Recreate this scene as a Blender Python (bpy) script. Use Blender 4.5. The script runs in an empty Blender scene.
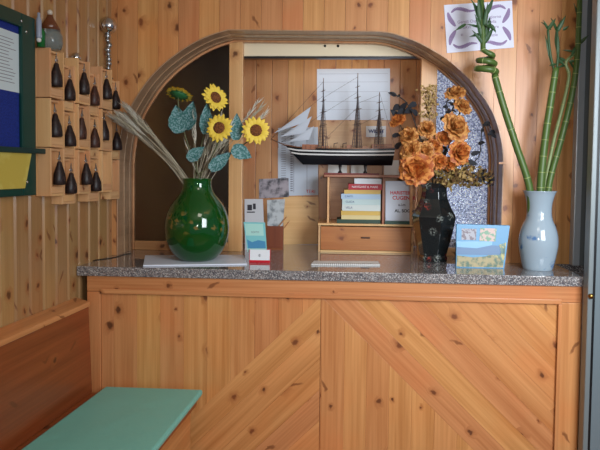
import bpy, bmesh, math, random
from mathutils import Vector, Matrix, Quaternion
random.seed(11)
C = bpy.context.scene.collection
V = Vector
PI = math.pi
sc = bpy.context.scene
sc.view_settings.view_transform = 'Standard'
sc.view_settings.look = 'None'
sc.view_settings.gamma = 1.0
sc.view_settings.use_curve_mapping = False
sc.view_settings.exposure = -0.32

# ------------------------------------------------------------------ camera
F = 600.0; CX, CY = 300.0, 195.0
CAM = V((0.0, -2.76, 1.49))
yaw, pit, rol = math.radians(3.3), math.radians(2.5), math.radians(0.65)
fwd = V((-math.sin(yaw)*math.cos(pit), math.cos(yaw)*math.cos(pit), -math.sin(pit)))
r0 = V((math.cos(yaw), math.sin(yaw), 0)); u0 = r0.cross(fwd)
rt = r0*math.cos(rol) + u0*math.sin(rol); up = u0*math.cos(rol) - r0*math.sin(rol)
cd = bpy.data.cameras.new('camera'); cam = bpy.data.objects.new('camera', cd); C.objects.link(cam)
m = Matrix((rt, up, -fwd)).transposed().to_4x4(); m.translation = CAM
cam.matrix_world = m
cd.sensor_fit = 'HORIZONTAL'; cd.sensor_width = 36; cd.lens = 36*F/600; cd.shift_y = -(225-CY)/600
cd.clip_start = 0.05
sc.camera = cam

def ray(px, py): return (fwd + rt*((px-CX)/F) - up*((py-CY)/F))
def hit(px, py, p, n):
    d = ray(px, py); return CAM + d*((p-CAM).dot(n)/d.dot(n))
def at(px, py, Y): return hit(px, py, V((0, Y, 0)), V((0, 1, 0)))      # a place on the plane y = Y
def atz(px, py, Z): return hit(px, py, V((0, 0, Z)), V((0, 0, 1)))
def kk(Y): return (Y-CAM.y)/F/math.cos(pit)                             # metres per pixel at depth Y

# ------------------------------------------------------------------ materials
def lin(c):
    def f(x):
        x /= 255.0
        return x/12.92 if x <= .04045 else ((x+.055)/1.055)**2.4
    return (f(c[0]), f(c[1]), f(c[2]), 1)
MATS = {}
def mat(name, col, rough=.5, metal=0, trans=0, spec=.5, emit=None, es=0, ior=1.45, coat=0, sss=0):
    if name in MATS: return MATS[name]
    m = bpy.data.materials.new(name); m.use_nodes = True
    b = m.node_tree.nodes['Principled BSDF']
    b.inputs['Base Color'].default_value = lin(col); b.inputs['Roughness'].default_value = rough
    b.inputs['Metallic'].default_value = metal; b.inputs['Transmission Weight'].default_value = trans
    b.inputs['Specular IOR Level'].default_value = spec; b.inputs['IOR'].default_value = ior
    b.inputs['Coat Weight'].default_value = coat
    if emit: b.inputs['Emission Color'].default_value = lin(emit); b.inputs['Emission Strength'].default_value = es
    MATS[name] = m; return m
class NT:
    def __init__(s, m): s.t = m.node_tree; s.b = s.t.nodes['Principled BSDF']
    def n(s, typ, **kw):
        o = s.t.nodes.new(typ)
        for k, v in kw.items(): setattr(o, k, v)
        return o
    def l(s, a, b): s.t.links.new(a, b)
    def math(s, op, a, b=None, clamp=False):
        o = s.n('ShaderNodeMath', operation=op, use_clamp=clamp)
        for i, x in enumerate((a, b)):
            if x is None: continue
            if isinstance(x, (int, float)): o.inputs[i].default_value = x
            else: s.l(x, o.inputs[i])
        return o.outputs[0]
    def mapr(s, x, a, b, c, d, smooth=False):
        o = s.n('ShaderNodeMapRange'); o.interpolation_type = 'SMOOTHSTEP' if smooth else 'LINEAR'
        s.l(x, o.inputs[0])
        for i, v in enumerate((a, b, c, d)): o.inputs[1+i].default_value = v
        return o.outputs[0]
    def mix(s, f, a, b, blend='MIX'):
        o = s.n('ShaderNodeMix', data_type='RGBA', blend_type=blend)
        if isinstance(f, (int, float)): o.inputs[0].default_value = f
        else: s.l(f, o.inputs[0])
        for i, x in ((6, a), (7, b)):
            if isinstance(x, tuple): o.inputs[i].default_value = x
            else: s.l(x, o.inputs[i])
        return o.outputs[2]
    def bump(s, h, st, dist=.002):
        o = s.n('ShaderNodeBump'); o.inputs['Strength'].default_value = st; o.inputs['Distance'].default_value = dist
        s.l(h, o.inputs['Height']); s.l(o.outputs[0], s.b.inputs['Normal'])

def wood(name, light, dark, rough=.38, knots=.45, grain=.6, coat=.15, var=.16):
    if name in MATS: return MATS[name]
    m = mat(name, light, rough, coat=coat); g = NT(m)
    g.b.inputs['Coat Roughness'].default_value = .25
    uv = g.n('ShaderNodeUVMap'); uv.uv_map = 'UVMap'
    sep = g.n('ShaderNodeSeparateXYZ'); g.l(uv.outputs[0], sep.inputs[0])
    U, W = sep.outputs[0], sep.outputs[1]
    at_ = g.n('ShaderNodeAttribute', attribute_name='rnd')
    R = at_.outputs['Fac']
    def comb(a, b, c=None):
        o = g.n('ShaderNodeCombineXYZ'); g.l(a, o.inputs[0]); g.l(b, o.inputs[1])
        if c is not None: g.l(c, o.inputs[2])
        return o.outputs[0]
    vo = g.n('ShaderNodeTexVoronoi', voronoi_dimensions='2D'); vo.inputs['Scale'].default_value = 1
    nd = g.n('ShaderNodeTexNoise'); nd.inputs['Scale'].default_value = 34; nd.inputs['Detail'].default_value = 2
    g.l(comb(U, W, R), nd.inputs['Vector'])
    sd = g.n('ShaderNodeSeparateColor'); g.l(nd.outputs['Color'], sd.inputs[0])
    Ud = g.math('ADD', U, g.math('MULTIPLY', g.math('SUBTRACT', sd.outputs[0], .5), .034))
    Wd = g.math('ADD', W, g.math('MULTIPLY', g.math('SUBTRACT', sd.outputs[1], .5), .026))
    g.l(comb(g.math('MULTIPLY', Ud, 7.6), g.math('MULTIPLY', Wd, 9.5)), vo.inputs['Vector'])
    sc_ = g.n('ShaderNodeSeparateColor'); g.l(vo.outputs['Color'], sc_.inputs[0])
    gate = g.math('GREATER_THAN', sc_.outputs[0], 1-knots)
    sz = g.mapr(sc_.outputs[1], 0, 1, .32, 1.25)
    d = g.math('DIVIDE', vo.outputs['Distance'], sz)
    km = g.math('MULTIPLY', g.mapr(d, .17, .06, 0, 1, True), gate)
    ha = g.math('MULTIPLY', g.mapr(d, .42, .08, 0, 1, True), gate)
    warp = g.math('MULTIPLY', ha, .035)
    Wg = g.math('ADD', W, warp)
    vp = g.n('ShaderNodeTexVoronoi', voronoi_dimensions='2D'); vp.inputs['Scale'].default_value = 1
    sh = g.math('ADD', Wd, g.math('MULTIPLY', g.math('PINGPONG', U, .31), .55))
    g.l(comb(g.math('MULTIPLY', Ud, 4.6), g.math('MULTIPLY', sh, 15)), vp.inputs['Vector'])
    sp_ = g.n('ShaderNodeSeparateColor'); g.l(vp.outputs['Color'], sp_.inputs[0])
    paw = g.math('MULTIPLY', g.mapr(vp.outputs['Distance'], .17, .07, 0, 1, True), g.math('GREATER_THAN', sp_.outputs[0], 1-knots*.32))
    n1 = g.n('ShaderNodeTexNoise'); n1.inputs['Scale'].default_value = 1; n1.inputs['Detail'].default_value = 4
    g.l(comb(g.math('MULTIPLY', U, 2.2), g.math('MULTIPLY', Wg, 95), R), n1.inputs['Vector'])
    n2 = g.n('ShaderNodeTexNoise'); n2.inputs['Scale'].default_value = 1; n2.inputs['Detail'].default_value = 2
    g.l(comb(g.math('MULTIPLY', U, 1.1), g.math('MULTIPLY', Wg, 22), R), n2.inputs['Vector'])
    n3 = g.n('ShaderNodeTexNoise'); n3.inputs['Scale'].default_value = 3.0; n3.inputs['Detail'].default_value = 2
    g.l(comb(U, W, R), n3.inputs['Vector'])
    gr = g.math('ADD', g.mapr(n1.outputs[0], .35, .7, 0, .55), g.mapr(n2.outputs[0], .38, .66, 0, .6))
    gr = g.math('MULTIPLY', gr, grain, True)
    col = g.mix(gr, lin(light), lin(dark))
    col = g.mix(g.math('MULTIPLY', g.mapr(n3.outputs[0], .5, .75, 0, 1), .3), col, lin((min(255, light[0]+10), int(light[1]*.80), int(light[2]*.62))))
    val = g.math('MULTIPLY', R, 2*var); val = g.math('ADD', val, 1-var)
    hs = g.n('ShaderNodeHueSaturation'); g.l(val, hs.inputs['Value']); g.l(col, hs.inputs['Color'])
    hs.inputs['Saturation'].default_value = 1.0
    g.l(g.mapr(R, 0, 1, .492, .506), hs.inputs['Hue'])
    col = g.mix(g.math('MULTIPLY', ha, .55), hs.outputs[0], lin((158, 92, 50)))
    col = g.mix(g.math('MULTIPLY', paw, .72), col, lin((112, 60, 30)))
    col = g.mix(g.math('MULTIPLY', km, .85), col, g.mix(sc_.outputs[2], lin((66, 34, 20)), lin((122, 64, 34))))
    g.l(col, g.b.inputs['Base Color'])
    g.bump(n1.outputs[0], .12, .0015)
    return m

PINE = wood('pine_panelling', (210, 153, 98), (170, 108, 58), knots=.4, var=.09)
PINE_L = wood('pine_planks_left', (180, 142, 94), (146, 106, 62), knots=.5, rough=.30, coat=.3, var=.12)
PINE_C = wood('pine_counter', (212, 150, 94), (174, 110, 58), knots=.26, grain=.75, var=.07)
PINE_F = wood('pine_frame', (222, 172, 120), (192, 136, 86), knots=.12, var=.06)
PINE_R = wood('pine_rack', (226, 180, 130), (198, 148, 98), knots=.1, var=.06)
PINE_B = wood('pine_bench', (150, 84, 44), (108, 56, 26), knots=.14, var=.05, rough=.3)
PINE_A = wood('pine_alcove', (198, 148, 98), (164, 110, 64), knots=.62, var=.1)
PINE_P = wood('pale_board', (216, 178, 128), (190, 146, 92), knots=.3)
WOOD_T = wood('varnished_trim', (184, 150, 116), (150, 118, 88), knots=.05, rough=.3, coat=.3, var=.02)
WOOD_D = wood('drawer_wood', (186, 124, 66), (150, 86, 38), knots=.1)
CREAM = mat('cream_paint', (236, 222, 190), .5)

def granite():
    m = mat('granite', (150, 146, 144), .07, coat=.6); g = NT(m)
    g.b.inputs['Coat Roughness'].default_value = .03
    tc = g.n('ShaderNodeTexCoord')
    v = g.n('ShaderNodeTexVoronoi'); v.inputs['Scale'].default_value = 300; g.l(tc.outputs['Object'], v.inputs['Vector'])
    s = g.n('ShaderNodeSeparateColor'); g.l(v.outputs['Color'], s.inputs[0])
    r = g.n('ShaderNodeValToRGB'); r.color_ramp.interpolation = 'CONSTANT'
    els = r.color_ramp.elements
    els[0].position = 0; els[0].color = lin((88, 86, 90)); els[1].position = .28; els[1].color = lin((118, 114, 114))
    for p, c in ((.5, (168, 164, 162)), (.66, (138, 124, 118)), (.8, (86, 82, 86)), (.92, (190, 188, 186))):
        e = els.new(p); e.color = lin(c)
    g.l(s.outputs[0], r.inputs[0]); g.l(r.outputs[0], g.b.inputs['Base Color'])
    return m
GRANITE = granite()

def hammered(name, col, rough, scale=90, st=.5):
    m = mat(name, col, rough, trans=1, ior=1.3); g = NT(m)
    tc = g.n('ShaderNodeTexCoord'); v = g.n('ShaderNodeTexVoronoi'); v.inputs['Scale'].default_value = scale
    v.feature = 'SMOOTH_F1'
    g.l(tc.outputs['Object'], v.inputs['Vector']); g.bump(v.outputs['Distance'], st, .004)
    n = g.n('ShaderNodeTexNoise'); n.inputs['Scale'].default_value = 105; n.inputs['Detail'].default_value = 2; g.l(tc.outputs['Object'], n.inputs['Vector'])
    g.l(g.mix(g.mapr(n.outputs[0], .38, .6, 0, 1), lin((120, 132, 160)), lin((252, 252, 254))), g.b.inputs['Base Color'])  # bright and dark glints of the relief, painted into the glass colour
    return m
FROST = hammered('frosted_glass', (226, 228, 230), .12, 75, 1.0)
FROST2 = mat('smoked_glass', (214, 210, 204), .32, trans=1, ior=1.3)  # same frosted glass without the painted speckle; dark only from the room behind

def speckled(name, base, spot, scale, thr, rough=.5, metal=0, coat=0, soft=.04):
    m = mat(name, base, rough, metal, coat=coat); g = NT(m)
    tc = g.n('ShaderNodeTexCoord'); n = g.n('ShaderNodeTexNoise'); n.inputs['Scale'].default_value = scale; n.inputs['Detail'].default_value = 3
    g.l(tc.outputs['Object'], n.inputs['Vector'])
    f = g.mapr(n.outputs[0], thr-soft, thr+soft, 0, 1, True)
    g.l(g.mix(f, lin(base), lin(spot)), g.b.inputs['Base Color'])
    return m
PAPER = mat('white_paper', (226, 228, 232), .7)
INK = mat('dark_ink', (44, 44, 54), .6)
RED_INK = mat('red_ink', (196, 40, 52), .6)
BLUE_INK = mat('blue_ink', (34, 52, 110), .6)
GREY_INK = mat('grey_ink', (122, 122, 136), .6)
LILAC = mat('lilac_ink', (142, 120, 160), .6)
CHROME = mat('chrome', (210, 212, 216), .12, 1)
STEEL = mat('brushed_steel', (176, 180, 184), .3, 1)
DKMETAL = mat('dark_metal', (60, 60, 64), .35, 1)
LEATHER = speckled('dark_leather', (34, 24, 24), (56, 40, 38), 40, .55, .42)
LEATHER_B = speckled('brown_leather', (62, 36, 28), (84, 50, 38), 40, .55, .45)
BLACK = mat('black_paint', (20, 20, 22), .3)
WHITE = mat('white_paint', (224, 224, 222), .4)

# ------------------------------------------------------------------ mesh building
class MB:
    def __init__(s):
        s.bm = bmesh.new(); s.uv = s.bm.loops.layers.uv.new('UVMap'); s.rn = s.bm.faces.layers.float.new('rnd'); s.smooth = False
    def faces(s, vs, fs, along=V((0, 0, 1)), smooth=False, rnd=None, off=None):
        a = along.normalized(); b = a.orthogonal().normalized(); c = a.cross(b)
        # keep the across axes on the world axes where possible
        for t in (V((1, 0, 0)), V((0, 1, 0)), V((0, 0, 1))):
            if abs(a.dot(t)) < .3: b = (t-a*a.dot(t)).normalized(); c = a.cross(b); break
        ou, ov = off or (random.uniform(0, 60), random.uniform(0, 60)); r = random.random() if rnd is None else rnd
        bv = [s.bm.verts.new(p) for p in vs]
        for f in fs:
            try: fc = s.bm.faces.new([bv[i] for i in f])
            except ValueError: continue
            fc[s.rn] = r; fc.smooth = smooth
            for l in fc.loops:
                p = l.vert.co; l[s.uv].uv = (p.dot(a)+ou, p.dot(b)+p.dot(c)+ov)
    def prism(s, poly, n, along=None, **kw):
        """poly: 3D points of a planar face, pushed by the vector n"""
        k = len(poly); vs = list(poly)+[p+n for p in poly]
        nn = V((0, 0, 0))
        for i in range(k): nn += (poly[i]-poly[0]).cross(poly[(i+1) % k]-poly[0])
        fl = nn.dot(n) > 0
        fs = [tuple(range(k))[::-1] if fl else tuple(range(k)), tuple(range(k, 2*k)) if fl else tuple(range(k, 2*k))[::-1]]
        for i in range(k):
            j = (i+1) % k
            fs.append((i, j, j+k, i+k) if fl else (j, i, i+k, j+k))
        s.faces(vs, fs, along or (poly[1]-poly[0]), **kw)
    def box(s, lo, hi, along=None, M=None, **kw):
        lo = V(lo); hi = V(hi)
        vs = [V((x, y, z)) for x in (lo.x, hi.x) for y in (lo.y, hi.y) for z in (lo.z, hi.z)]
        sz = hi-lo
        al = V(along) if along is not None else V([1.0 if i == max(range(3), key=lambda q: sz[q]) else 0 for i in range(3)])
        if M: vs = [M @ v for v in vs]; al = M.to_3x3() @ al
        s.faces(vs, [(0, 1, 3, 2), (4, 6, 7, 5), (0, 4, 5, 1), (2, 3, 7, 6), (0, 2, 6, 4), (1, 5, 7, 3)], al, **kw)
    def tube(s, pts, rad, seg=8, cap=True):
        pts = [V(p) for p in pts]; n = len(pts)
        R = rad if isinstance(rad, (list, tuple)) else [rad]*n
        T = [(pts[min(i+1, n-1)]-pts[max(i-1, 0)]).normalized() for i in range(n)]
        N = T[0].orthogonal().normalized(); vs = []
        for i in range(n):
            N = (N-T[i]*N.dot(T[i])).normalized(); B = T[i].cross(N)
            for k in range(seg):
                a = 2*PI*k/seg; vs.append(pts[i]+(N*math.cos(a)+B*math.sin(a))*R[i])
        fs = [(i*seg+k, i*seg+(k+1) % seg, (i+1)*seg+(k+1) % seg, (i+1)*seg+k) for i in range(n-1) for k in range(seg)]
        if cap: fs += [tuple(range(seg))[::-1], tuple(range((n-1)*seg, n*seg))]
        s.faces(vs, fs, V((0, 0, 1)), smooth=True)
    def lathe(s, prof, seg=32, c=V((0, 0, 0)), smooth=True, ax=None, ph=0, sq=(1, 1)):
        q = V((0, 0, 1)).rotation_difference(ax) if ax else None
        vs = []; fs = []; n = len(prof)
        for r, z in prof:
            for k in range(seg):
                a = 2*PI*k/seg+ph; p = V((r*math.cos(a)*sq[0], r*math.sin(a)*sq[1], z))
                vs.append(c+(q @ p if q else p))
        for i in range(n-1):
            for k in range(seg): fs.append((i*seg+k, i*seg+(k+1) % seg, (i+1)*seg+(k+1) % seg, (i+1)*seg+k))
        if prof[0][0] > 1e-5: fs.append(tuple(range(seg))[::-1])
        if prof[-1][0] > 1e-5: fs.append(tuple(range((n-1)*seg, n*seg)))
        s.faces(vs, fs, smooth=smooth)
    def ball(s, c, r, seg=12, rings=8, sc=(1, 1, 1)):
        c = V(c)
        vs = []; fs = []
        for i in range(rings+1):
            th = PI*i/rings
            for k in range(seg):
                a = 2*PI*k/seg
                vs.append(c+V((r*sc[0]*math.sin(th)*math.cos(a), r*sc[1]*math.sin(th)*math.sin(a), -r*sc[2]*math.cos(th))))
        for i in range(rings):
            for k in range(seg): fs.append((i*seg+k, i*seg+(k+1) % seg, (i+1)*seg+(k+1) % seg, (i+1)*seg+k))
        s.faces(vs, fs, smooth=True)
    def grid(s, fn, nu, nv, smooth=True):
        vs = [V(fn(i/nu, j/nv)) for i in range(nu+1) for j in range(nv+1)]
        w = nv+1
        s.faces(vs, [(i*w+j, (i+1)*w+j, (i+1)*w+j+1, i*w+j+1) for i in range(nu) for j in range(nv)], smooth=smooth)

def obj(name, mb, material, parent=None, base=None, bevel=0, local=False, weld=True, segs=2):
    """links the shape as one mesh; with a parent its points are moved into the parent's frame (unless local)"""
    if weld: bmesh.ops.remove_doubles(mb.bm, verts=mb.bm.verts, dist=1e-6)
    o0 = parent_world(parent) if (parent and not local) else (V(base) if base is not None else V((0, 0, 0)))
    if not local: bmesh.ops.translate(mb.bm, verts=mb.bm.verts, vec=-o0)
    me = bpy.data.meshes.new(name); mb.bm.to_mesh(me); mb.bm.free(); me.materials.append(material)
    o = bpy.data.objects.new(name, me); C.objects.link(o)
    if parent: o.parent = parent
    elif base is not None: o.location = base
    if bevel:
        b = o.modifiers.new('bevel', 'BEVEL'); b.width = bevel; b.segments = segs; b.limit_method = 'ANGLE'; b.harden_normals = False
    return o
def parent_world(p):
    v = V((0, 0, 0))
    while p: v += p.location; p = p.parent
    return v
def thing(name, label, cat, loc, group=None):
    o = bpy.data.objects.new(name, None); C.objects.link(o); o.location = loc; o.empty_display_size = .05
    tag(o, label, cat, group); return o
def tag(o, label, cat, group=None):
    o['label'] = label; o['category'] = cat
    if group: o['group'] = group
    return o
def struct(o): o['kind'] = 'structure'; return o
def copytree(o, parent=None):
    c = o.copy(); C.objects.link(c)
    if parent: c.parent = parent
    for ch in list(o.children): copytree(ch, c)
    return c
def text(s, size, p, xdir, n, material, parent, name='lettering', align='LEFT', bold=0):
    cu = bpy.data.curves.new(name, 'FONT'); cu.body = s; cu.size = size; cu.extrude = .0002; cu.offset = bold; cu.align_x = align; cu.align_y = 'CENTER'
    cu.materials.append(material)
    tmp = bpy.data.objects.new('tmp', cu); C.objects.link(tmp); bpy.context.view_layer.update()
    me = bpy.data.meshes.new_from_object(tmp.evaluated_get(bpy.context.evaluated_depsgraph_get())); me.name = name
    bpy.data.objects.remove(tmp); bpy.data.curves.remove(cu)
    o = bpy.data.objects.new(name, me); C.objects.link(o)
    xd = xdir.normalized(); nz = n.normalized(); yd = nz.cross(xd).normalized(); xd = yd.cross(nz)
    M = Matrix((xd, yd, nz)).transposed().to_4x4(); M.translation = V(p)-parent_world(parent)
    o.parent = parent; o.matrix_local = M
    return o

# ------------------------------------------------------------------ the setting
HC = 1.02                                     # top of the granite
YA, YG, YB = .35, .60, .95                    # arch wall front, its back, alcove back wall
ZC = 2.62
wd = V((math.sin(math.radians(5.2)), math.cos(math.radians(5.2)), 0)); wn = V((wd.y, -wd.x, 0))
W0 = at(78, 267, 0); W0 = V((W0.x, 0, 0))
def wl(s, z, o=0): return W0 + wd*s + wn*o + V((0, 0, z))              # a place on the left wall: along, height, out of the wall
def atw(px, py, o=0): return hit(px, py, W0+wn*o, wn)
def wall_s(p): return (p-W0).dot(wd)
XR = at(578, 200, YA).x                       # right end of the arch wall

mb = MB(); mb.box((-3.2, -5, -.06), (3.0, 2.05, 0))
FLOOR = speckled('terracotta_floor', (150, 110, 84), (130, 92, 70), 6, .5, .4)
struct(obj('floor', mb, FLOOR))
mb = MB(); mb.box((-3.2, -5, ZC), (3.0, 2.05, ZC+.06)); struct(obj('ceiling', mb, mat('ceiling_paint', (222, 214, 200), .8)))

# left wall: vertical tongue and groove planks
mb = MB(); s = -4.4; PW = .098
while s < 1.95:
    mb.prism([wl(s+.0006, 0), wl(s+PW-.0006, 0), wl(s+PW-.0006, ZC), wl(s+.0006, ZC)], -wn*.018, V((0, 0, 1)))
    s += PW
wls = struct(obj('wall_left', mb, PINE_L, bevel=.009, segs=1))

# arch outline on the front of the arch wall
LPX = [(117, 163), (119, 143), (123, 125), (130, 108), (145, 84), (160, 67), (176, 54), (193, 43), (210, 35), (228, 29.5)]
RPX = [(377, 31), (392, 33), (408, 38), (420, 43), (433, 50), (446, 58), (457, 67), (470, 79), (480, 92), (489, 105), (495, 117), (500, 133), (503, 150), (503.5, 163)]
L2 = [at(x, y, YA) for x, y in LPX]; R2 = [at(x, y, YA) for x, y in RPX]
def smooth_path(p, n=4):
    out = []
    for i in range(len(p)-1):
        a, b, c, d = p[max(i-1, 0)], p[i], p[i+1], p[min(i+2, len(p)-1)]
        for k in range(n):
            t = k/n
            out.append(.5*((2*b)+(c-a)*t+(2*a-5*b+4*c-d)*t*t+(3*b-a-3*c+d)*t**3))
    return out+[p[-1]]
ARC = smooth_path(L2)+smooth_path(R2)
XL_, XR_ = L2[0].x, R2[-1].x
ARC = [V((XL_, 0, HC))]+[V((min(max(p.x, XL_), XR_), 0, p.z)) for p in ARC]+[V((XR_, 0, HC))]
def archz(x, arc=None):
    arc = arc or ARC
    if x <= arc[0].x or x >= arc[-1].x: return HC
    z = HC
    for a, b in zip(arc, arc[1:]):
        if b.x > a.x and a.x <= x <= b.x: z = max(z, a.z+(b.z-a.z)*(x-a.x)/(b.x-a.x))
    return z
mb = MB(); PA = .108; HB = HC+.0008
x0 = wl(YA/wd.y, 0).x-.02
edges = []; x = XR
while x > x0: edges.append(x); x -= PA
edges.append(x0)
for b, a in zip(edges, edges[1:]):
    a, b = a+.0006, b-.0006
    xs = sorted(set([a, b]+[p.x for p in ARC if a < p.x < b]))
    low = []
    for q in xs:
        if q == XL_ or abs(q-XL_) < 1e-6: low += [V((q, YA, HB)), V((q, YA, L2[0].z))]
        elif abs(q-XR_) < 1e-6: low += [V((q, YA, R2[-1].z)), V((q, YA, HB))]
        else: low.append(V((q, YA, max(HB, archz(q)))))
    mb.prism(low+[V((b, YA, ZC)), V((a, YA, ZC))], V((0, YG-YA-.012, 0)), V((0, 0, 1)))
struct(obj('wall_back', mb, PINE, bevel=.002))
def offset(path, d):
    out = []
    for i, p in enumerate(path):
        a, b = path[max(i-1, 0)], path[min(i+1, len(path)-1)]
        t = (b-a); t.y = 0; t.normalize(); n = V((t.z, 0, -t.x))        # towards the opening
        if i == 0: n = V((1, 0, 0))
        if i == len(path)-1: n = V((-1, 0, 0))
        out.append(p+n*d)
    return out
def ring(inner, outer, ya, yb):
    mb = MB(); n = len(inner)
    vs = []
    for i in range(n):
        for p in (outer[i], inner[i]):
            vs += [V((p.x, ya, p.z)), V((p.x, yb, p.z))]
    fs = []
    for i in range(n-1):
        o = 4*i; q = o+4
        fs += [(o+2, o+3, q+3, q+2), (o, q, q+1, o+1), (o, o+2, q+2, q), (o+1, q+1, q+3, o+3)]
    fs += [(0, 1, 3, 2), (4*n-4, 4*n-2, 4*n-1, 4*n-3)]
    mb.faces(vs, fs, V((0, 1, 0)))
    return mb
A1 = offset(ARC, .006); A2 = offset(ARC, .017)
struct(obj('trim_1', ring(A1, ARC, YA-.008, YG), WOOD_T, bevel=.002))
A0 = offset(ARC, .011)
for i_, y_ in enumerate((.43, .52)): struct(obj('trim_%d' % (13+i_), ring(A0, A1, y_, y_+.022), WOOD_T, bevel=.002))
struct(obj('trim_2', ring(A2, A1, YG-.03, YG), PINE_F, bevel=.003))
mb = MB(); c0 = at(500.5, 163, YA); mb.box((c0.x-.012, YA-.016, c0.z-.006), (c0.x+.03, YA-.0081, c0.z+.004)); struct(obj('trim_3', mb, PINE_F))

# posts, sills, panes in the arch
pl0, pl1 = at(229.5, 150, YG).x, at(243, 150, YG).x
pr0, pr1 = at(420, 100, YG).x, at(436, 100, YG).x
zsill = at(185, 241, YG).z
def col_top(x): return archz(x, A2)
for i, (a, b) in enumerate(((pl0, pl1), (pr0, pr1))):
    mb = MB(); zt = max(col_top(a), col_top(b))+.02
    mb.prism([V((a, YG-.028, HC)), V((b, YG-.028, HC)), V((b, YG-.028, col_top(b)+.004)), V((a, YG-.028, col_top(a)+.004))], V((0, .045, 0)), V((0, 0, 1)))
    struct(obj('trim_%d' % (4+i), mb, PINE_F, bevel=.003))
for i, (a, b) in enumerate(((A2[0].x, pl0), (pr1, A2[-1].x))):
    mb = MB(); mb.box((a, YG-.026, HC), (b, YG-.004, zsill if i == 0 else HC+.045)); struct(obj('trim_%d' % (6+i), mb, PINE_F, bevel=.003))
    xs = [a+(b-a)*k/24 for k in range(25)]
    zb = zsill if i == 0 else HC+.045
    top = [V((q, YG-.018, max(zb+.01, col_top(min(max(q, A2[0].x+.002), A2[-1].x-.002))))) for q in xs]
    mb = MB(); mb.prism([V((a, YG-.018, zb))]+[V((b, YG-.018, zb))]+top[::-1], V((0, .005, 0)))
    struct(obj('window_%d' % (1+i), mb, FROST2 if i == 0 else FROST))
# cream header with the sliding track behind the arch
mb = MB(); a = at(238, 30, YG+.02); b = at(428, 56.5, YG+.02)
mb.box((a.x, YG+.018, b.z), (b.x, YG+.045, b.z+.16)); hd = struct(obj('trim_8', mb, CREAM, bevel=.002))
mb = MB()
for px in (325, 338): mb.lathe([(.007, 0), (.007, .004)], 12, at(px, 46, YG+.018), ax=V((0, -1, 0)))
struct(obj('trim_9', mb, BLACK))
mb = MB(); mb.box((a.x, YG+.012, b.z-.012), (b.x, YG+.05, b.z)); struct(obj('trim_10', mb, DKMETAL))

# alcove behind the arch
xb0 = at(240, 150, YB).x; xw = at(424, 150, YB).x
mb = MB(); x = xb0
while x < xw-.001:
    b = min(x+.098, xw); mb.box((x+.0006, YB, HC), (b-.0006, YB+.018, ZC), (0, 0, 1)); x = b
struct(obj('wall_alcove', mb, PINE_A, bevel=.003))
# added rear wall and partition that keep the space behind the left pane dark
mb = MB(); xl_ = wl(.75, 0).x-.6
mb.box((xl_, 1.95, 0), (xb0+.3, 2.0, ZC)); struct(obj('wall_store', mb, mat('store_plaster', (190, 178, 164), .8)))
mb = MB(); mb.box((xb0, YB+.019, 0), (xb0+.03, 1.949, ZC)); struct(obj('wall_partition', mb, mat('store_plaster', (190, 178, 164), .8)))
# daylight window behind the right pane
mb = MB(); mb.box((xw+.03, YB+.02, HC+.05), (XR+.10, YB+.03, 2.25))
DAY = mat('daylight_pane', (220, 232, 250), .5, emit=(214, 228, 255), es=.62)
struct(obj('window_3', mb, DAY))
mb = MB()
mb.box((xw, YB-.005, HC), (xw+.03, YB+.03, ZC)); mb.box((xw+.03, YB-.005, HC), (XR+.12, YB+.03, HC+.05)); mb.box((xw+.03, YB-.005, 2.25), (XR+.12, YB+.03, ZC))
xm = at(470, 150, YB).x
struct(obj('window_4', mb, WHITE))
mb = MB(); mb.box((XR+.10, YA, 0), (XR+.12, YB+.03, ZC)); struct(obj('wall_right', mb, PINE_A))

# ------------------------------------------------------------------ counter and granite top
XE = at(582, 290, 0).x                        # right end of the counter body
XC0 = W0.x+.045                               # left end
ZR = at(300, 296, 0).z                        # underside of the top rail
body_top = HC-.045
ct = thing('reception_counter', 'knotty pine reception counter with diagonal chevron planks under the granite top', 'counter', V((.3, .4, 0)))
mb = MB(); mb.box((XC0+.02, .02, 0), (XE-.004, YB-.01, body_top)); obj('carcass', mb, PINE_B, ct)
xs0 = at(559, 360, 0).x; xl0 = at(101, 350, 0).x; xm0 = at(321, 350, 0).x
mb = MB(); mb.box((XC0, -.006, ZR), (XE, .0195, body_top)); obj('top_rail', mb, PINE_C, ct, bevel=.003)
mb = MB(); mb.box((xl0, -.014, ZR-.008), (xs0, -.0065, ZR+.014)); mb.box((xs0-.014, -.014, .0), (xs0+.002, -.0065, ZR-.0085)); obj('moulding', mb, PINE_C, ct, bevel=.003)
for a, b in ((XC0, xl0), (xs0, XE)):
    mb = MB(); mb.box((a, -.006, 0), (b, .0195, ZR-.001)); obj('stile', mb, PINE_C, ct, bevel=.003)
def clip(poly, n, c):
    out = []
    for i in range(len(poly)):
        p, q = poly[i], poly[(i+1) % len(poly)]; dp, dq = p.dot(n)-c, q.dot(n)-c
        if dp >= 0: out.append(p)
        if dp*dq < 0: out.append(p+(q-p)*(dp/(dp-dq)))
    return out
apex = at(321, 301, 0)
def planks(mb, poly, direction, width, y0, t, ofs=0):
    d = V((direction[0], 0, direction[1])).normalized(); n = V((-d.z, 0, d.x))
    c = [p.dot(n) for p in poly]; lo, hi = min(c), max(c); k = math.floor((lo-ofs)/width)
    while ofs+k*width < hi:
        a = ofs+k*width; q = clip(clip(poly, n, a+.0001), -n, -(a+width-.0001)); k += 1
        if len(q) > 2:
            ar = sum((q[i]-q[0]).cross(q[(i+1) % len(q)]-q[0]).y for i in range(len(q)))
            if abs(ar) < 2e-4: continue
            mb.prism([V((p.x, y0, p.z)) for p in q], V((0, t, 0)), d)
zt = ZR-.001
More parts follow.
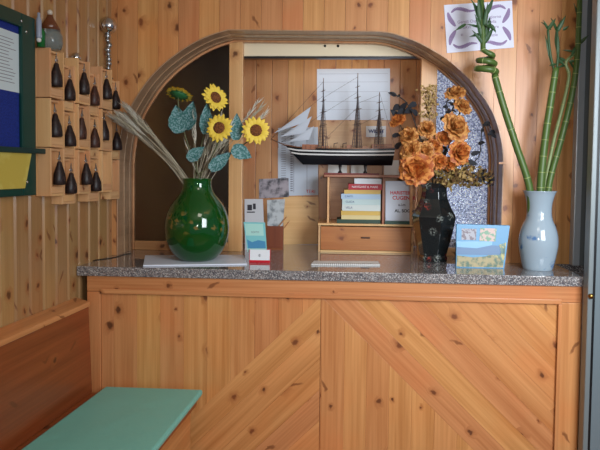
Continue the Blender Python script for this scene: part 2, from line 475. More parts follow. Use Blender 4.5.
for sgn, xa in ((-1, xl0+.001), (1, xs0-.001)):
    dd = V((sgn*1.02, 0, -1))
    X0 = apex.x+sgn*.001
    rect = [V((X0, 0, .0)), V((xa, 0, .0)), V((xa, 0, zt)), V((X0, 0, zt))]
    n = V((1, 0, sgn*1.02)).normalized()*sgn       # above the diagonal
    cc = V((X0, 0, zt)).dot(n)
    upper = clip(rect, n, cc); lower = clip(rect, -n, -cc)
    mb = MB()
    if sgn < 0:
        planks(mb, upper, (0, 1), .112, .004, .0155, .03); planks(mb, lower, (dd.x, dd.z), .105, .004, .0155, cc)
    else:
        planks(mb, upper, (dd.x, dd.z), .105, .004, .0155, cc); planks(mb, lower, (0, 1), .105, .004, .0155, .05)
    obj('chevron_panel', mb, PINE_C, ct, bevel=.001)
# granite slab
XG = at(585, 282, -.02).x
mb = MB(); zl = HC-.045
mb.prism([wl(-.02/wd.y, zl, .003), V((XG, -.02, zl)), V((XG, YA-.001, zl)), V((XR+.098, YA-.001, zl)), V((XR+.098, YB-.006, zl)), wl((YB-.006)/wd.y, zl, .003)], V((0, 0, .045)))
tag(obj('worktop', mb, GRANITE, base=(.2, .3, zl), bevel=.004), 'polished speckled grey granite worktop lying along the pine counter', 'countertop')

# ------------------------------------------------------------------ bench on the left
SZ = (at(105.5, 385, -.024).z+at(203, 390, -.024).z)/2-.029
bn = thing('bench', 'reddish varnished wooden corner bench with sloping backrest along the plank wall', 'bench', V((-1.0, -.6, 0)))
def wb(px, py, z, s): return wl(s, z, 0)
b_bot = atz(99, 387, SZ); ob = (b_bot-W0).dot(wn); b_top = at(89.5, 306, -.02); ot = (b_top-W0).dot(wn); zt_ = b_top.z
S0, S1 = -2.3, -.022
mb = MB(); mb.prism([wl(S1, SZ, ob), wl(S1, zt_, ot), wl(S1, zt_, ot-.022), wl(S1, SZ, ob-.022)], wd*(S0-S1), wd); obj('backrest', mb, PINE_B, bn, bevel=.003)
mb = MB(); mb.prism([wl(S1, zt_+.001, ot+.008), wl(S1, zt_+.022, ot+.006), wl(S1, zt_+.042, .0005), wl(S1, zt_+.02, .0005)], wd*(S0-S1), wd); obj('top_ledge', mb, PINE_C, bn, bevel=.003)
e1 = atz(203, 388, SZ+.02); of = (e1-W0).dot(wn)
mb = MB(); mb.prism([wl(S1, SZ-.03, .002), wl(S1, SZ-.03, of), wl(S1, SZ-.001, of), wl(S1, SZ-.001, .002)], wd*(S0-S1), wd); obj('seat', mb, PINE_B, bn, bevel=.004)
mb = MB(); mb.prism([wl(S1, 0, of-.05), wl(S1, 0, of-.03), wl(S1, SZ-.0305, of-.03), wl(S1, SZ-.0305, of-.05)], wd*(S0-S1), wd); obj('front_panel', mb, PINE_C, bn, bevel=.002)
TEAL = mat('teal_vinyl', (118, 190, 178), .42)
g = NT(TEAL); tc = g.n('ShaderNodeTexCoord'); nz = g.n('ShaderNodeTexNoise'); nz.inputs['Scale'].default_value = 5; nz.inputs['Detail'].default_value = 4
g.l(tc.outputs['Object'], nz.inputs['Vector']); g.bump(nz.outputs[0], .35, .02)
q0 = at(105.5, 385, -.024); q1 = at(203, 390, -.024); cz = (q0.z+q1.z)/2; q0.z = q1.z = cz
dr = (atz(152, 452, cz)-q1).normalized(); dl = (atz(17.5, 451, cz)-q0).normalized()
q0 = V((q0.x, -.024, cz)); SC = cz-.028
ins = V((0, 0, -.028))
mb = MB(); mb.prism([p+ins for p in (q0, q1, q1+dr*1.5, q0+dl*1.5)], V((0, 0, .028)), wd)
tag(obj('seat_cushion', mb, TEAL, base=V((-.8, -.7, SC)), bevel=.01), 'flat teal vinyl seat cushion lying on the wooden corner bench', 'cushion')

# ------------------------------------------------------------------ notice board
GREEN = mat('green_frame', (10, 60, 52), .35); NAVY = speckled('navy_felt', (20, 40, 120), (26, 50, 140), 200, .5, .9)
pr = atw(34.5, 18.5, .025); sR = wall_s(pr); zT = pr.z; zB = atw(35.5, 195, .025).z
sL = sR-.85
nb = thing('notice_board', 'navy blue notice board in a dark green frame on the plank wall', 'notice board', wl(sR-.4, zB, .012))
def wbox(mb, s0, s1, z0, z1, o0, o1, along=None):
    mb.prism([wl(s0, z0, o0), wl(s1, z0, o0), wl(s1, z1, o0), wl(s0, z1, o0)], wn*(o1-o0), along)
fw = wall_s(atw(33.5, 90, .025))-wall_s(atw(20, 90, .025))
zrail1, zrail0 = atw(20, 147.5, .025).z, atw(20, 153, .025).z
zb2 = atw(15, 187.5, .02).z
mb = MB(); wbox(mb, sL, sR, zB, zT, .001, .012); obj('felt_panel', mb, NAVY, nb)
mb = MB(); wbox(mb, sR-fw, sR, zB, zT, .0125, .028); wbox(mb, sL, sR-fw-.0005, zT-.055, zT, .0125, .028); wbox(mb, sL, sR-fw-.0005, zB, zb2, .0125, .028); wbox(mb, sL, sL+.05, zb2+.0005, zT-.0555, .0125, .028)
obj('frame', mb, GREEN, nb, bevel=.004)
mb = MB(); wbox(mb, sL+.051, sR+.045, zrail0, zrail1, .0285, .045); obj('cross_rail', mb, mat('dark_green_rail', (16, 52, 50), .4), nb, bevel=.003)
for px, py in ((26, 32), (21, 21), (27, 182)):
    mb = MB(); p = atw(px, py, .028); mb.lathe([(.006, 0), (.006, .003), (0, .005)], 10, p, ax=wn); obj('screw', mb, CHROME, nb)
# white notice
sp = wall_s(atw(19.3, 60, .013)); z1 = atw(19, 34.5, .013).z; z0 = atw(19, 93, .013).z
pp = thing('notice_sheet', 'white typed sheet pinned on the navy notice board', 'paper', wl(sp-.15, z0, .0125))
mb = MB(); wbox(mb, sp-.23, sp, z0, z1, .0125, .0135); obj('sheet', mb, mat('notice_paper', (206, 222, 228), .7), pp)
mb = MB()
for k in range(14):
    z = z1-.03-k*(z1-z0-.05)/14; wbox(mb, sp-.21, sp-.02-random.uniform(0, .05), z, z+.0025, .01355, .01375)
obj('typed_lines', mb, GREY_INK, pp)
# yellow sheet in the lower pocket
ys = wall_s(atw(31, 155, .03)); yb = wall_s(atw(24.5, 186, .03))
mb = MB(); mb.prism([wl(sL+.1, zb2-.004, .0288), wl(yb, zb2-.004, .0288), wl(ys, zrail0-.0005, .0288), wl(sL+.1, zrail0-.0005, .0288)], wn*.004)
tag(obj('yellow_folder', mb, speckled('yellow_card', (206, 190, 96), (196, 176, 78), 8, .5, .6), base=wl(sR-.3, zb2, .029)), 'yellow card folder hanging below the rail of the notice board', 'folder')

# ------------------------------------------------------------------ key rack with fobs
s_n = wall_s(atw(35, 70, 0)); s_f = (YA-.014)/wd.y
pitch = (s_f-s_n)/3; cw = pitch/2
zt0 = atw(36, 44, .05).z; zrow = .205
zb0 = zt0-3*zrow
rk = thing('key_rack', 'pale pine pigeonhole key rack of stepped boxes on the plank wall', 'key rack', wl(s_n+.3, zb0, 0))
DA, DB = .066, .052
def cell(s0, z0, dep, h):
    mb = MB(); t = .011
    wbox(mb, s0, s0+cw, z0, z0+h, .0005, .007, V((0, 0, 1)))
    wbox(mb, s0, s0+t, z0, z0+h, .0075, dep, V((0, 0, 1)))
    wbox(mb, s0+cw-t, s0+cw-.0008, z0, z0+h, .0075, dep, V((0, 0, 1)))
    wbox(mb, s0+t, s0+cw-t, z0, z0+.01, .0075, dep, wd)
    wbox(mb, s0+t, s0+cw-t, z0+h-.011, z0+h-.001, .0075, dep-.02, wd)
    wbox(mb, s0+t+.0005, s0+cw-t-.0005, z0+.0105, z0+.04, dep-.011, dep-.001, wd)
    obj('pigeonhole', mb, PINE_R, rk, bevel=.0015)
ordi = ['first', 'second', 'third', 'fourth', 'fifth', 'sixth']; rows = ['top', 'middle', 'bottom']
def fob_parts(name, label, loc, m, hgt, wid, lean):
    f = thing(name, label, 'key fob', loc, 'key fobs on the rack')
    mb = MB(); pr = [(.001, 0), (.44, .005), (.5, .05), (.50, .26), (.46, .46), (.34, .66), (.24, .82), (.2, .93), (.12, .99), (.001, 1)]
    mb.lathe([(r*wid, z*hgt-hgt) for r, z in pr], 16, V((0, 0, 0)), sq=(.8, 1)); a = obj('fob_body', mb, m, f, local=True)
    mb = MB(); R = .010; mb.tube([V((0, R*math.cos(2*PI*k/14), R*.9+R*math.sin(2*PI*k/14))) for k in range(15)], .0016, 6); obj('key_ring', mb, CHROME, f, local=True)
    mb = MB(); mb.box((-.0012, -.006, .004), (.0012, .004, .026)); mb.box((-.0012, -.003, .026), (.0012, .001, .040)); obj('key', mb, STEEL, f, local=True)
    f.rotation_euler = (0, lean, math.atan2(wn.y, wn.x))
    return f
for c in range(6):
    A = c % 2 == 0; dep = DA if A else DB
    for r in range(3):
        s0 = s_n+c*cw; z0 = zb0+(2-r)*zrow+(.004 if A else -.036)
        if r == 2 and c == 5: z0 = z0
        h = zrow-.004
        cell(s0, z0, dep, h)
        if r == 2 and c > 3: continue
        hgt = .100 if A else .094
        base = wl(s0+cw/2+random.uniform(-.008, .008), z0+.04+hgt+random.uniform(.0, .012), dep+((.0, -.013, .010)[r] if A else .008))
        fob_parts('key_fob', 'dark leather pear-shaped key fob, %s row of the key rack, %s from the notice board' % (rows[r], ordi[c]), base, LEATHER_B if random.random() < .3 else LEATHER, hgt, .060, random.uniform(-.06, .06))
mb = MB(); 
# decorations on top of the rack
def top_of(c): return zt0-3*zrow+2*zrow+(.004 if c % 2 == 0 else -.036)+zrow-.004
GG = mat('clear_glass', (232, 240, 238), .05, trans=1, ior=1.45)
p = wl(s_n+cw*.5, top_of(0), .034)
u = (p-CAM).length/F
dc = thing('decanter', 'round clear glass decanter with green glass side standing on the key rack', 'decanter', p)
mb = MB(); mb.lathe([(.03, 0), (.044, .004), (.052, .03), (.050, .06), (.040, .082), (.001, .083)], 24, p); obj('bottle_body', mb, mat('smoky_glass', (170, 184, 184), .06, trans=.7), dc)
mb = MB(); mb.lathe([(.043, .0835), (.030, .11), (.014, .135), (.012, .146), (.001, .147)], 20, p); obj('neck', mb, mat('brown_glass', (104, 58, 34), .15, coat=.5), dc)
mb = MB(); mb.ball(p+V((0, 0, .157)), .012); obj('stopper', mb, mat('pearl', (206, 196, 180), .2), dc)
mb = MB(); mb.lathe([(.016, 0), (.017, .06), (.010, .075)], 12, p+wd*-.066); obj('green_glass', mb, mat('green_glass_bit', (30, 120, 60), .1, trans=.3), dc)
p = wl(s_n-.012, zt0+.012, .03)
wbt = thing('small_bottle', 'slim white plastic bottle clipped to the notice board corner', 'bottle', wl(sR-.008, zT-.065, .031))
mb = MB(); q = wl(sR+.012, zT-.075, .036)
mb.lathe([(.010, 0), (.011, .004), (.011, .07), (.006, .085), (.006, .1), (.001, .102)], 14, q); obj('bottle_body', mb, mat('bluish_plastic', (150, 160, 180), .3), wbt)
mb = MB(); mb.ball(q+V((0, 0, -.008)), .010, 10, 8); obj('base_knob', mb, WHITE, wbt)
q = wl(s_n+2.35*cw, top_of(2), .035)
mb = MB(); mb.lathe([(.022, 0), (.024, .006), (.021, .018), (.012, .028), (.001, .031)], 20, q)
tag(obj('silver_dome', mb, CHROME, base=q), 'small silver domed ornament sitting on the middle of key rack top', 'ornament')
q = wl(s_n+5.25*cw, top_of(5), .03)
st = thing('ball_ornament', 'chrome ball on a beaded glittering stem standing on the key rack', 'ornament', q)
pb = hit(110.5, 25.5, q, V((0, 1, 0))); H = pb.z-q.z
mb = MB(); mb.ball(q+V((0, 0, H)), .044, 24, 16); obj('mirror_ball', mb, CHROME, st)
mb = MB(); mb.lathe([(.024, 0), (.024, .006), (.009, .014), (.007, H-.035), (.001, H-.034)], 14, q); obj('stem', mb, DKMETAL, st)
mb = MB()
for k in range(9): mb.ball(q+V((random.uniform(-.004, .004), random.uniform(-.004, .004), H-.052-k*(H-.06)/9)), random.uniform(.011, .018), 10, 8)
obj('bead', mb, STEEL, st)

# ------------------------------------------------------------------ green vase on the mat
mp = [at(149, 266.5, .05), ]
mt = [atz(143, 266.5, HC), atz(247, 265, HC), atz(243, 256, HC), atz(145, 256.5, HC)]
mb = MB(); mb.prism(mt, V((0, 0, .007)))
MAT_M = mat('grey_mat', (222, 230, 245), .4)
tag(obj('place_mat', mb, MAT_M, base=(mt[0]+mt[2])/2, bevel=.002), 'pale blue-grey mat lying under the green vase', 'mat')
vb = atz(197, 259.5, HC+.007); YV = vb.y; k = kk(YV)
gv = thing('glass_vase', 'big round dark green glass vase holding sunflowers, on the grey mat', 'vase', vb)
GREENG = mat('green_glass', (6, 88, 26), .07, trans=.4, ior=1.5, coat=.5)
g = NT(GREENG); tc = g.n('ShaderNodeTexCoord'); sp = g.n('ShaderNodeSeparateXYZ'); g.l(tc.outputs['Object'], sp.inputs[0])
nz = g.n('ShaderNodeTexNoise'); nz.inputs['Scale'].default_value = 26; nz.inputs['Detail'].default_value = 3; g.l(tc.outputs['Object'], nz.inputs['Vector'])
band = g.math('MULTIPLY', g.mapr(sp.outputs[2], .13, .17, 0, 1, True), g.mapr(sp.outputs[2], .27, .23, 0, 1, True))
fl = g.math('MULTIPLY', g.mapr(nz.outputs[0], .56, .66, 0, 1, True), band)
g.l(g.mix(g.math('MULTIPLY', fl, .55), lin((6, 88, 26)), lin((160, 112, 60))), g.b.inputs['Base Color'])
g.l(g.mapr(fl, 0, 1, .4, .1), g.b.inputs['Transmission Weight'])
zz = lambda py: (260.5-py)*k
pf = [(16, 260.5), (20, 258), (26, 251), (30.5, 241), (32.3, 230), (31.5, 219), (28, 208), (22, 199), (16.5, 192), (14.5, 186), (14.3, 181), (15, 178)]
prof = [(r*k, zz(y)) for r, y in pf]
inn = [(max(r-.004, .003), z+(.005 if i < 2 else 0)) for i, (r, z) in enumerate(prof)][::-1]
def densify(pr, n=3):
    out = []
    for i in range(len(pr)-1):
        a, b, c, d = [V((*pr[j], 0)) for j in (max(i-1, 0), i, i+1, min(i+2, len(pr)-1))]
        for q in range(n):
            t = q/n; w = .5*((2*b)+(c-a)*t+(2*a-5*b+4*c-d)*t*t+(3*b-a-3*c+d)*t**3); out.append((w.x, w.y))
    return out+[pr[-1]]
mb = MB(); mb.lathe(densify(prof)+densify(inn)+[(.001, inn[-1][1])], 48, vb); obj('vase_body', mb, GREENG, gv)
mouth = vb+V((0, 0, zz(178)))

# ------------------------------------------------------------------ dried grass, sunflowers
STRAW = mat('dried_straw', (176, 168, 146), .8); STRAW2 = mat('dried_straw_pale', (206, 202, 188), .8)
def bez(a, b, c, n=8): return [a*(1-t)**2+b*2*t*(1-t)+c*t*t for t in [i/n for i in range(n+1)]]
def stalk(px, py, dy, label, group):
    tip = at(px, py, YV+dy); root = mouth+V((random.uniform(-.028, .028), random.uniform(-.03, .03), -.16))
    mid = mouth+V(((root.x-mouth.x)*.6+(tip.x-mouth.x)*.10, (root.y-mouth.y)*.6+random.uniform(-.01, .01), .02))
    pts = bez(root, mid, tip, 10)
    d = (pts[-1]-pts[-2]).normalized()
    o = thing('grass_stalk', label, 'dried grass', mouth+V((0, 0, 0)), group)
    mb = MB(); mb.tube(pts, [.0021-.0008*i/10 for i in range(11)], 5); obj('stem', mb, STRAW, o)
    mb = MB(); L = random.uniform(.10, .15)
    for i in range(26):
        t = i/26; c = tip-d*L*(1-t); s = d.orthogonal().normalized(); s.rotate(Quaternion(d, random.uniform(0, 2*PI)))
        mb.tube([c, c+d*.014+s*.006, c+d*random.uniform(.035, .055)+s*random.uniform(.008, .016)], [.0024, .0018, .0003], 4)
    obj('ear', mb, STRAW2 if random.random() < .6 else STRAW, o)
for i in range(28):
    al = random.uniform(0, 34)*random.random()**.5; w_ = random.uniform(-11, 11)
    px = 117+.74*al+.67*w_; py = 110+.67*al-.74*w_*.8
    stalk(px, py, random.uniform(-.10, .06), 'dried grey-beige grass stalk fanning left out of the green vase', 'dried grass fanning left')
for i in range(16):
    px = random.uniform(184, 236); py = random.uniform(112, 150)
    stalk(px, py, random.uniform(-.03, .08), 'dried grass stalk standing upright among the sunflower stems', 'dried grass among sunflowers')
for px, py in ((262, 106), (266, 113), (258, 102)):
    stalk(px, py, .05, 'pale wispy grass stalk rising behind the rightmost sunflower', 'pale grass behind right sunflower')

YEL = mat('sunflower_yellow', (238, 206, 76), .6); BRN = speckled('sunflower_centre', (92, 52, 26), (128, 76, 36), 160, .5, .9)
LEAFB = speckled('blue_green_leaf', (58, 110, 108), (122, 158, 162), 120, .52, .7); CALYX = mat('calyx_green', (40, 104, 58), .6)
def leaf_mb(base, tip, width, nrm, cup=.15):
    mb = MB(); ax = tip-base; L = ax.length; ax.normalize(); nrm = (nrm-ax*nrm.dot(ax)).normalized(); sd = ax.cross(nrm)
    def fn(u, v):
        w = width*max(0, math.sin(PI*min(1, u*.93+.07)**.75))*(1+.06*math.sin(u*26)); t = (v-.5)*2
        return base+ax*(u*L)+sd*(t*w)+nrm*(cup*width*(abs(t)**1.5)-cup*L*.35*(u-.5)**2)
    mb.grid(fn, 12, 6); return mb
def sunflower(px, py, r_px, face, dy, label, leaves=(), ctr=.42):
    c = at(px, py, YV+dy); r = r_px*kk(YV+dy); face = face.normalized()
    o = thing('sunflower', label, 'sunflower', c)
    q = V((0, 0, 1)).rotation_difference(face)
    mb = MB()
    for ring_, (n, L, tilt, z) in enumerate(((17, 1.0, .12, 0), (15, .88, .32, .05))):
        for i in range(n):
            a = 2*PI*(i+.5*ring_)/n+random.uniform(-.08, .08); LL = L*random.uniform(.9, 1.05)*r
            def fn(u, v, a=a, LL=LL):
                w = .16*r*max(0, math.sin(PI*(u*.9+.1)))**.8; t = (v-.5)*2; rr = .3*r+u*(LL-.3*r)
                zz_ = z*r+tilt*r*u*(1-.7*u)+.03*r*(1-t*t)
                x, y = rr*math.cos(a)-t*w*math.sin(a), rr*math.sin(a)+t*w*math.cos(a)
                return c+q @ V((x, y, zz_))
            mb.grid(fn, 5, 2)
    obj('petals', mb, YEL, o)
    mb = MB(); mb.lathe([(ctr*r, .02*r), (ctr*r, .1*r), (ctr*r*.8, .19*r), (ctr*r*.45, .2*r), (.001, .17*r)], 24, c, ax=face); obj('flower_centre', mb, BRN, o)
    mb = MB(); mb.lathe([(.12*r, -.22*r), (.35*r, -.14*r), (.62*r, -.01*r), (.5*r, .02*r)], 16, c, ax=face)
    for i in range(12):
        a = 2*PI*i/12
        d1 = q @ V((math.cos(a), math.sin(a), 0)); d2 = q @ V((-math.sin(a), math.cos(a), 0))
        mb.faces([c+d1*.45*r-d2*.13*r-face*.05*r, c+d1*.45*r+d2*.13*r-face*.05*r, c+d1*.84*r-face*.03*r], [(0, 1, 2)])
    obj('calyx', mb, CALYX, o)
    root = mouth+V((random.uniform(-.02, .02), random.uniform(-.02, .02), -.17))
    mb = MB(); mb.tube(bez(c-face*.2*r, c-face*.9*r+V((0, 0, -.04)), mouth+V((root.x-mouth.x, root.y-mouth.y, .01)), 8)+[root], .0035, 7); obj('stem', mb, mat('dark_stem', (92, 96, 66), .7), o)
    for (bx, by, tx, ty, w, ddy) in leaves:
        b, t = at(bx, by, YV+ddy), at(tx, ty, YV+ddy+.02)
        obj('leaf', leaf_mb(b, t, w*kk(YV), V((random.uniform(-.3, .3), -1, .35))), LEAFB, o)
    return o
sunflower(219.5, 128, 15, V((-.15, -1, .12)), -.07, 'sunflower facing forward, lower middle of the bouquet, left of the wooden post', [(210, 170, 232, 152, 7, -.05), (206, 134, 207, 103, 7, -.03)])
sunflower(256, 130.5, 15, V((.12, -1, .05)), -.05, 'sunflower facing forward, rightmost of the bouquet, in front of the alcove boards', [(232, 148, 252, 158, 8, -.04), (236, 140, 237, 113, 7, -.02)])
sunflower(215, 98, 15, V((.62, -.7, .3)), 0, 'half-turned sunflower at the top of the bouquet beside the post', [(188, 160, 205, 147, 7, -.05)])
sunflower(179, 95, 15, V((.12, .35, .85)), -.02, 'sunflower turned away showing its green calyx, highest on the left', [(180, 133, 176, 105, 10, -.05), (186, 130, 194, 101, 9.5, -.03)])

# ------------------------------------------------------------------ brochure stand, cards on the counter
RED = mat('red_plastic', (196, 28, 44), .3); CYAN = mat('cyan_card', (120, 190, 194), .5)
p0 = atz(249, 262.5, HC); p1 = atz(270.5, 262, HC); dxp = (p1-p0).normalized()
bs = thing('brochure_stand', 'small red leaflet holder with white label on the granite beside the mat', 'holder', (p0+p1)/2)
wB = (p1-p0).length; kB = kk(p0.y); dyp = V((0, 1, 0))
mb = MB(); mb.box((p0.x, p0.y, HC), (p1.x, p0.y+.05, HC+.012)); mb.box((p0.x, p0.y+.002, HC+.0125), (p1.x, p0.y+.010, HC+13*kB)); mb.box((p0.x, p0.y+.0105, HC+.0125), (p0.x+.005, p0.y+.045, HC+13*kB)); mb.box((p1.x-.005, p0.y+.0105, HC+.0125), (p1.x, p0.y+.045, HC+13*kB)); mb.box((p0.x+.0055, p0.y+.035, HC+.0125), (p1.x-.0055, p0.y+.045, HC+13*kB))
obj('tray', mb, RED, bs, bevel=.0015)
mb = MB(); mb.box((p0.x+.004, p0.y+.0002, HC+.0125), (p1.x-.001, p0.y+.0018, HC+13.2*kB)); obj('label_plate', mb, PAPER, bs)
text('*', .035, V(((p0.x+p1.x)/2, p0.y-.0002, HC+6*kB)), V((1, 0, 0)), V((0, -1, 0)), INK, bs, align='CENTER')
# turquoise leaflet standing in it
yl = p0.y+.018
a = at(247.5, 252, yl); b = at(267, 252, yl); c = at(265, 222.5, yl+.01); d = at(243.5, 222, yl+.01)
lf = thing('leaflet', 'turquoise and white leaflet standing in the red holder', 'leaflet', (a+b)/2)
mb = MB(); mb.prism([a, b, c, d], V((0, .002, 0))); obj('card', mb, CYAN, lf)
L_ = lambda u, v: (a+(b-a)*u)*(1-v)+(d+(c-d)*u)*v+V((0, -.0008, 0))
mb = MB(); mb.prism([L_(.06, .12), L_(.95, .12), L_(.95, .36), L_(.6, .40), L_(.3, .33), L_(.06, .42)], V((0, .0005, 0))); obj('sea_picture', mb, mat('sea_blue_print', (64, 134, 176), .5), lf)
mb = MB(); mb.prism([L_(.0, .0), L_(.95, .0), L_(.95, .12), L_(.0, .12)], V((0, .0005, 0))); obj('pale_print', mb, mat('pale_aqua_print', (164, 212, 204), .5), lf); mb = MB(); mb.prism([L_(.04, .55), L_(.9, .55), L_(.9, .95), L_(.04, .95)], V((0, .0005, 0))); obj('pale_print', mb, mat('pale_aqua_print', (164, 212, 204), .5), lf)
text('PORTO', .012, L_(.3, .66)+V((0, -.0005, 0)), b-a, V((0, -1, 0)), GREY_INK, lf)

# white card behind
def card(name, label, px4, Y, m, t=.002, lean=.02, cat='card'):
    P4 = [at(x, y, Y+(lean if i > 1 else 0)) for i, (x, y) in enumerate(px4)]
    o = thing(name, label, cat, (P4[0]+P4[1])/2)
    mb = MB(); mb.prism(P4, V((0, t, 0))); obj('sheet', mb, m, o)
    f = lambda u, v, e=.0006: (P4[0]+(P4[1]-P4[0])*u)*(1-v)+(P4[3]+(P4[2]-P4[3])*u)*v+V((0, -e, 0))
    return o, f
def patch(name, o, f, quads, m):
    mb = MB()
    for q in quads: mb.prism([f(u, v) for u, v in q], V((0, .0004, 0)))
    return obj(name, mb, m, o)
R4 = lambda u0, v0, u1, v1: [(u0, v0), (u1, v0), (u1, v1), (u0, v1)]
yc = .655
BW = mat('grey_card', (196, 198, 204), .6)
o, f = card('business_card', 'white card with a dark mark, upright behind the red leaflet holder', [(245, 256), (265, 256), (263, 199), (244.5, 199)], yc, BW)
patch('mark', o, f, [R4(.15, .80, .4, .9), R4(.45, .82, .6, .92), R4(.12, .76, .55, .78)], INK)
GREYPH = speckled('grey_photo_print', (168, 160, 168), (62, 62, 70), 22, .54, .5, soft=.14)
o, f = card('photo_print', 'black-and-white photo print pinned low on the alcove boards beside the chart', [(259, 198.5), (289, 197), (288.5, 178), (259, 179)], YB-.004, GREYPH, cat='photo', lean=0)
pb_ = at(274, 251.8, .70)
bx0, bx1 = at(266.5, 240, .68).x, at(283, 240, .68).x
mb = MB(); z1 = at(270, 226, .68).z
mb.box((bx0, .68, HC), (bx1, .72, HC+.01)); mb.box((bx0, .68, HC+.0105), (bx1, .685, z1)); mb.box((bx0, .715, HC+.0105), (bx1, .72, z1)); mb.box((bx0, .6855, HC+.0105), (bx0+.005, .7145, z1)); mb.box((bx1-.005, .6855, HC+.0105), (bx1, .7145, z1))
tag(obj('wooden_box', mb, wood('red_box_wood', (132, 70, 40), (104, 48, 26), knots=0), base=V(((bx0+bx1)/2, .70, HC)), bevel=.001), 'small open reddish wooden box holding two pencils behind the white card', 'box')
o, f = card('grey_leaflet', 'crumpled grey leaflet standing in the small reddish box with the pencils', [(268, 250.8), (281, 250.8), (285, 199), (267, 200)], .703, speckled('grey_leaflet_print', (186, 192, 196), (104, 110, 116), 24, .55, .6, soft=.13), cat='leaflet', lean=.01)
for i, (a_, b_) in enumerate((((271, 236), (288, 215)), ((275, 240), (290, 220)))):
    A, B = at(*a_, .70), at(*b_, .695+.01*i); A = A+(A-B).normalized()*.02
    pc = thing('pencil', ('upper' if i == 0 else 'lower')+' of the two wooden pencils leaning out of the small reddish box', 'pencil', A)
    mb = MB(); mb.tube([A, B-(B-A).normalized()*.016], .0036, 6); obj('shaft', mb, mat('pencil_wood', (176, 120, 76), .5), pc)
    mb = MB(); mb.tube([B-(B-A).normalized()*.016, B], [.0036, .0008], 6); obj('tip', mb, PINE_P, pc)
# spiral notebook
n0 = [atz(311, 265.5, HC), atz(380, 265.8, HC), atz(378, 262.6, HC), atz(314, 262.3, HC)]
nbk = thing('spiral_notebook', 'white spiral notebook lying flat on the granite before the shelf', 'notebook', (n0[0]+n0[2])/2)
mb = MB(); mb.prism(n0, V((0, 0, .008))); obj('pages', mb, WHITE, nbk, bevel=.001)
mb = MB(); dn = n0[1]-n0[0]
for i in range(34):
    c_ = n0[0]+dn*((i+.5)/34)+V((0, -.001, .006)); mb.tube([c_+V((0, .006*math.cos(t), .006*math.sin(t))) for t in [2*PI*j/8 for j in range(9)]], .0008, 5, cap=False)
obj('wire_binding', mb, DKMETAL, nbk)
mb = MB(); mb.tube([atz(x, y, HC+.002) for x, y in ((86, 262), (98, 259.5), (108, 258.5), (116, 257), (124, 254.5), (131, 253.2))], .0018, 6)
tag(obj('cable', mb, BLACK, base=atz(105, 258, HC)), 'thin black cable lying on the left end of the granite', 'cable')

# ------------------------------------------------------------------ alcove: charts, poster, shelf, ship
yp = YB-.002
def wallsheet(name, label, px4, m, cat):
    return card(name, label, px4, YB-.003, m, .002, 0, cat)
o, f = wallsheet('mast_poster', 'big white poster with fine ruled lines pinned above the model ship', [(317, 120), (390, 120), (390, 68.5), (317, 69)], mat('poster_paper', (212, 222, 236), .6), 'poster')
patch('ruled_lines', o, f, [R4(.03, v, .97, v+.005) for v in (.2, .36, .55, .74, .9)], mat('faint_ink', (160, 166, 180), .6))
o, f = wallsheet('tide_chart', 'tall pale chart with dotted columns behind the bow of the ship', [(278, 196), (318, 195), (318, 127), (278, 128)], mat('chart_paper', (190, 200, 214), .6), 'chart')
patch('dotted_column', o, f, [R4(.31, v/30, .37, v/30+.016) for v in range(2, 29)]+[R4(.08, v/30, .2, v/30+.008) for v in range(2, 29)], GREY_INK)
patch('column_line', o, f, [R4(.72, .05, .73, .98), R4(.39, .05, .40, .98)], GREY_INK)
text('TERI', .03, f(.70, .055), V((1, 0, 0)), V((0, -1, 0)), RED_INK, o)
# pale boards under the poster
o, f = wallsheet('pale_board', 'pale bleached board fixed to the alcove wall just under the poster', [(319, 160), (386, 160), (386, 121), (319, 121)], PINE_P, 'board')
ZLB = 240.0
while at(300, ZLB, YB-.003).z > HC+.0008: ZLB += .05
o, f = wallsheet('lower_board', 'pale knotty board panel standing below the tide chart', [(283.5, ZLB), (318.5, ZLB), (318.5, 197), (283.5, 197)], PINE_P, 'board')
o, f = card('name_sign', 'small white sign with blue lettering above the ship stern', [(366, 137), (386, 137), (386, 126), (366, 126)], YB-.012, PAPER, .003, 0, 'sign')
text('WILLEI', .030, f(.5, .5), V((1, 0, 0)), V((0, -1, 0)), BLUE_INK, o, align='CENTER', bold=.0011)

YS0 = .635
su = thing('shelf_unit', 'small pine shelf unit with a drawer, standing in the alcove under the ship', 'shelf unit', V((at(365, 253, YS0).x, .78, HC)))
def xat(px, Y=YS0): return at(px, 210, Y).x
zd1 = at(365, 226, YS0).z; zsh = at(365, 177.5, YS0).z; YSB = YB-.02
xl, xr = xat(318.5), xat(414)
mb = MB(); mb.box((xl, YS0, HC), (xl+.012, YSB, zd1)); mb.box((xr-.012, YS0, HC), (xr, YSB, zd1)); mb.box((xl+.0125, YS0, HC), (xr-.0125, YSB, HC+.010)); mb.box((xl-.003, YS0-.004, zd1+.0005), (xr+.003, YSB, zd1+.012)); mb.box((xl+.0125, YSB-.008, HC+.0105), (xr-.0125, YSB, zd1)); obj('drawer_case', mb, PINE_P, su, bevel=.0015)
mb = MB(); mb.box((xl+.014, YS0-.002, HC+.012), (xr-.014, YS0+.012, zd1-.006)); dr_ = obj('drawer', mb, WOOD_D, su, bevel=.002)
mb = MB(); cxx = (xl+xr)/2; zz_ = (HC+zd1)/2; mb.box((cxx-.025, YS0-.012, zz_+.006), (cxx+.025, YS0-.0022, zz_+.014)); obj('handle', mb, mat('dark_handle', (70, 40, 24), .4), dr_, bevel=.002)
sb = zd1+.0125; ul, ur, um = xat(327), xat(412), xat(383.5)
REDW = wood('reddish_shelf', (150, 92, 64), (120, 66, 44), knots=.05)
for xx, mm in ((ul, PINE_F), (ur-.01, PINE_F)):
    mb = MB(); mb.box((xx, YS0+.01, sb), (xx+.012, YSB, zsh)); obj('side_panel', mb, mm, su, bevel=.001)
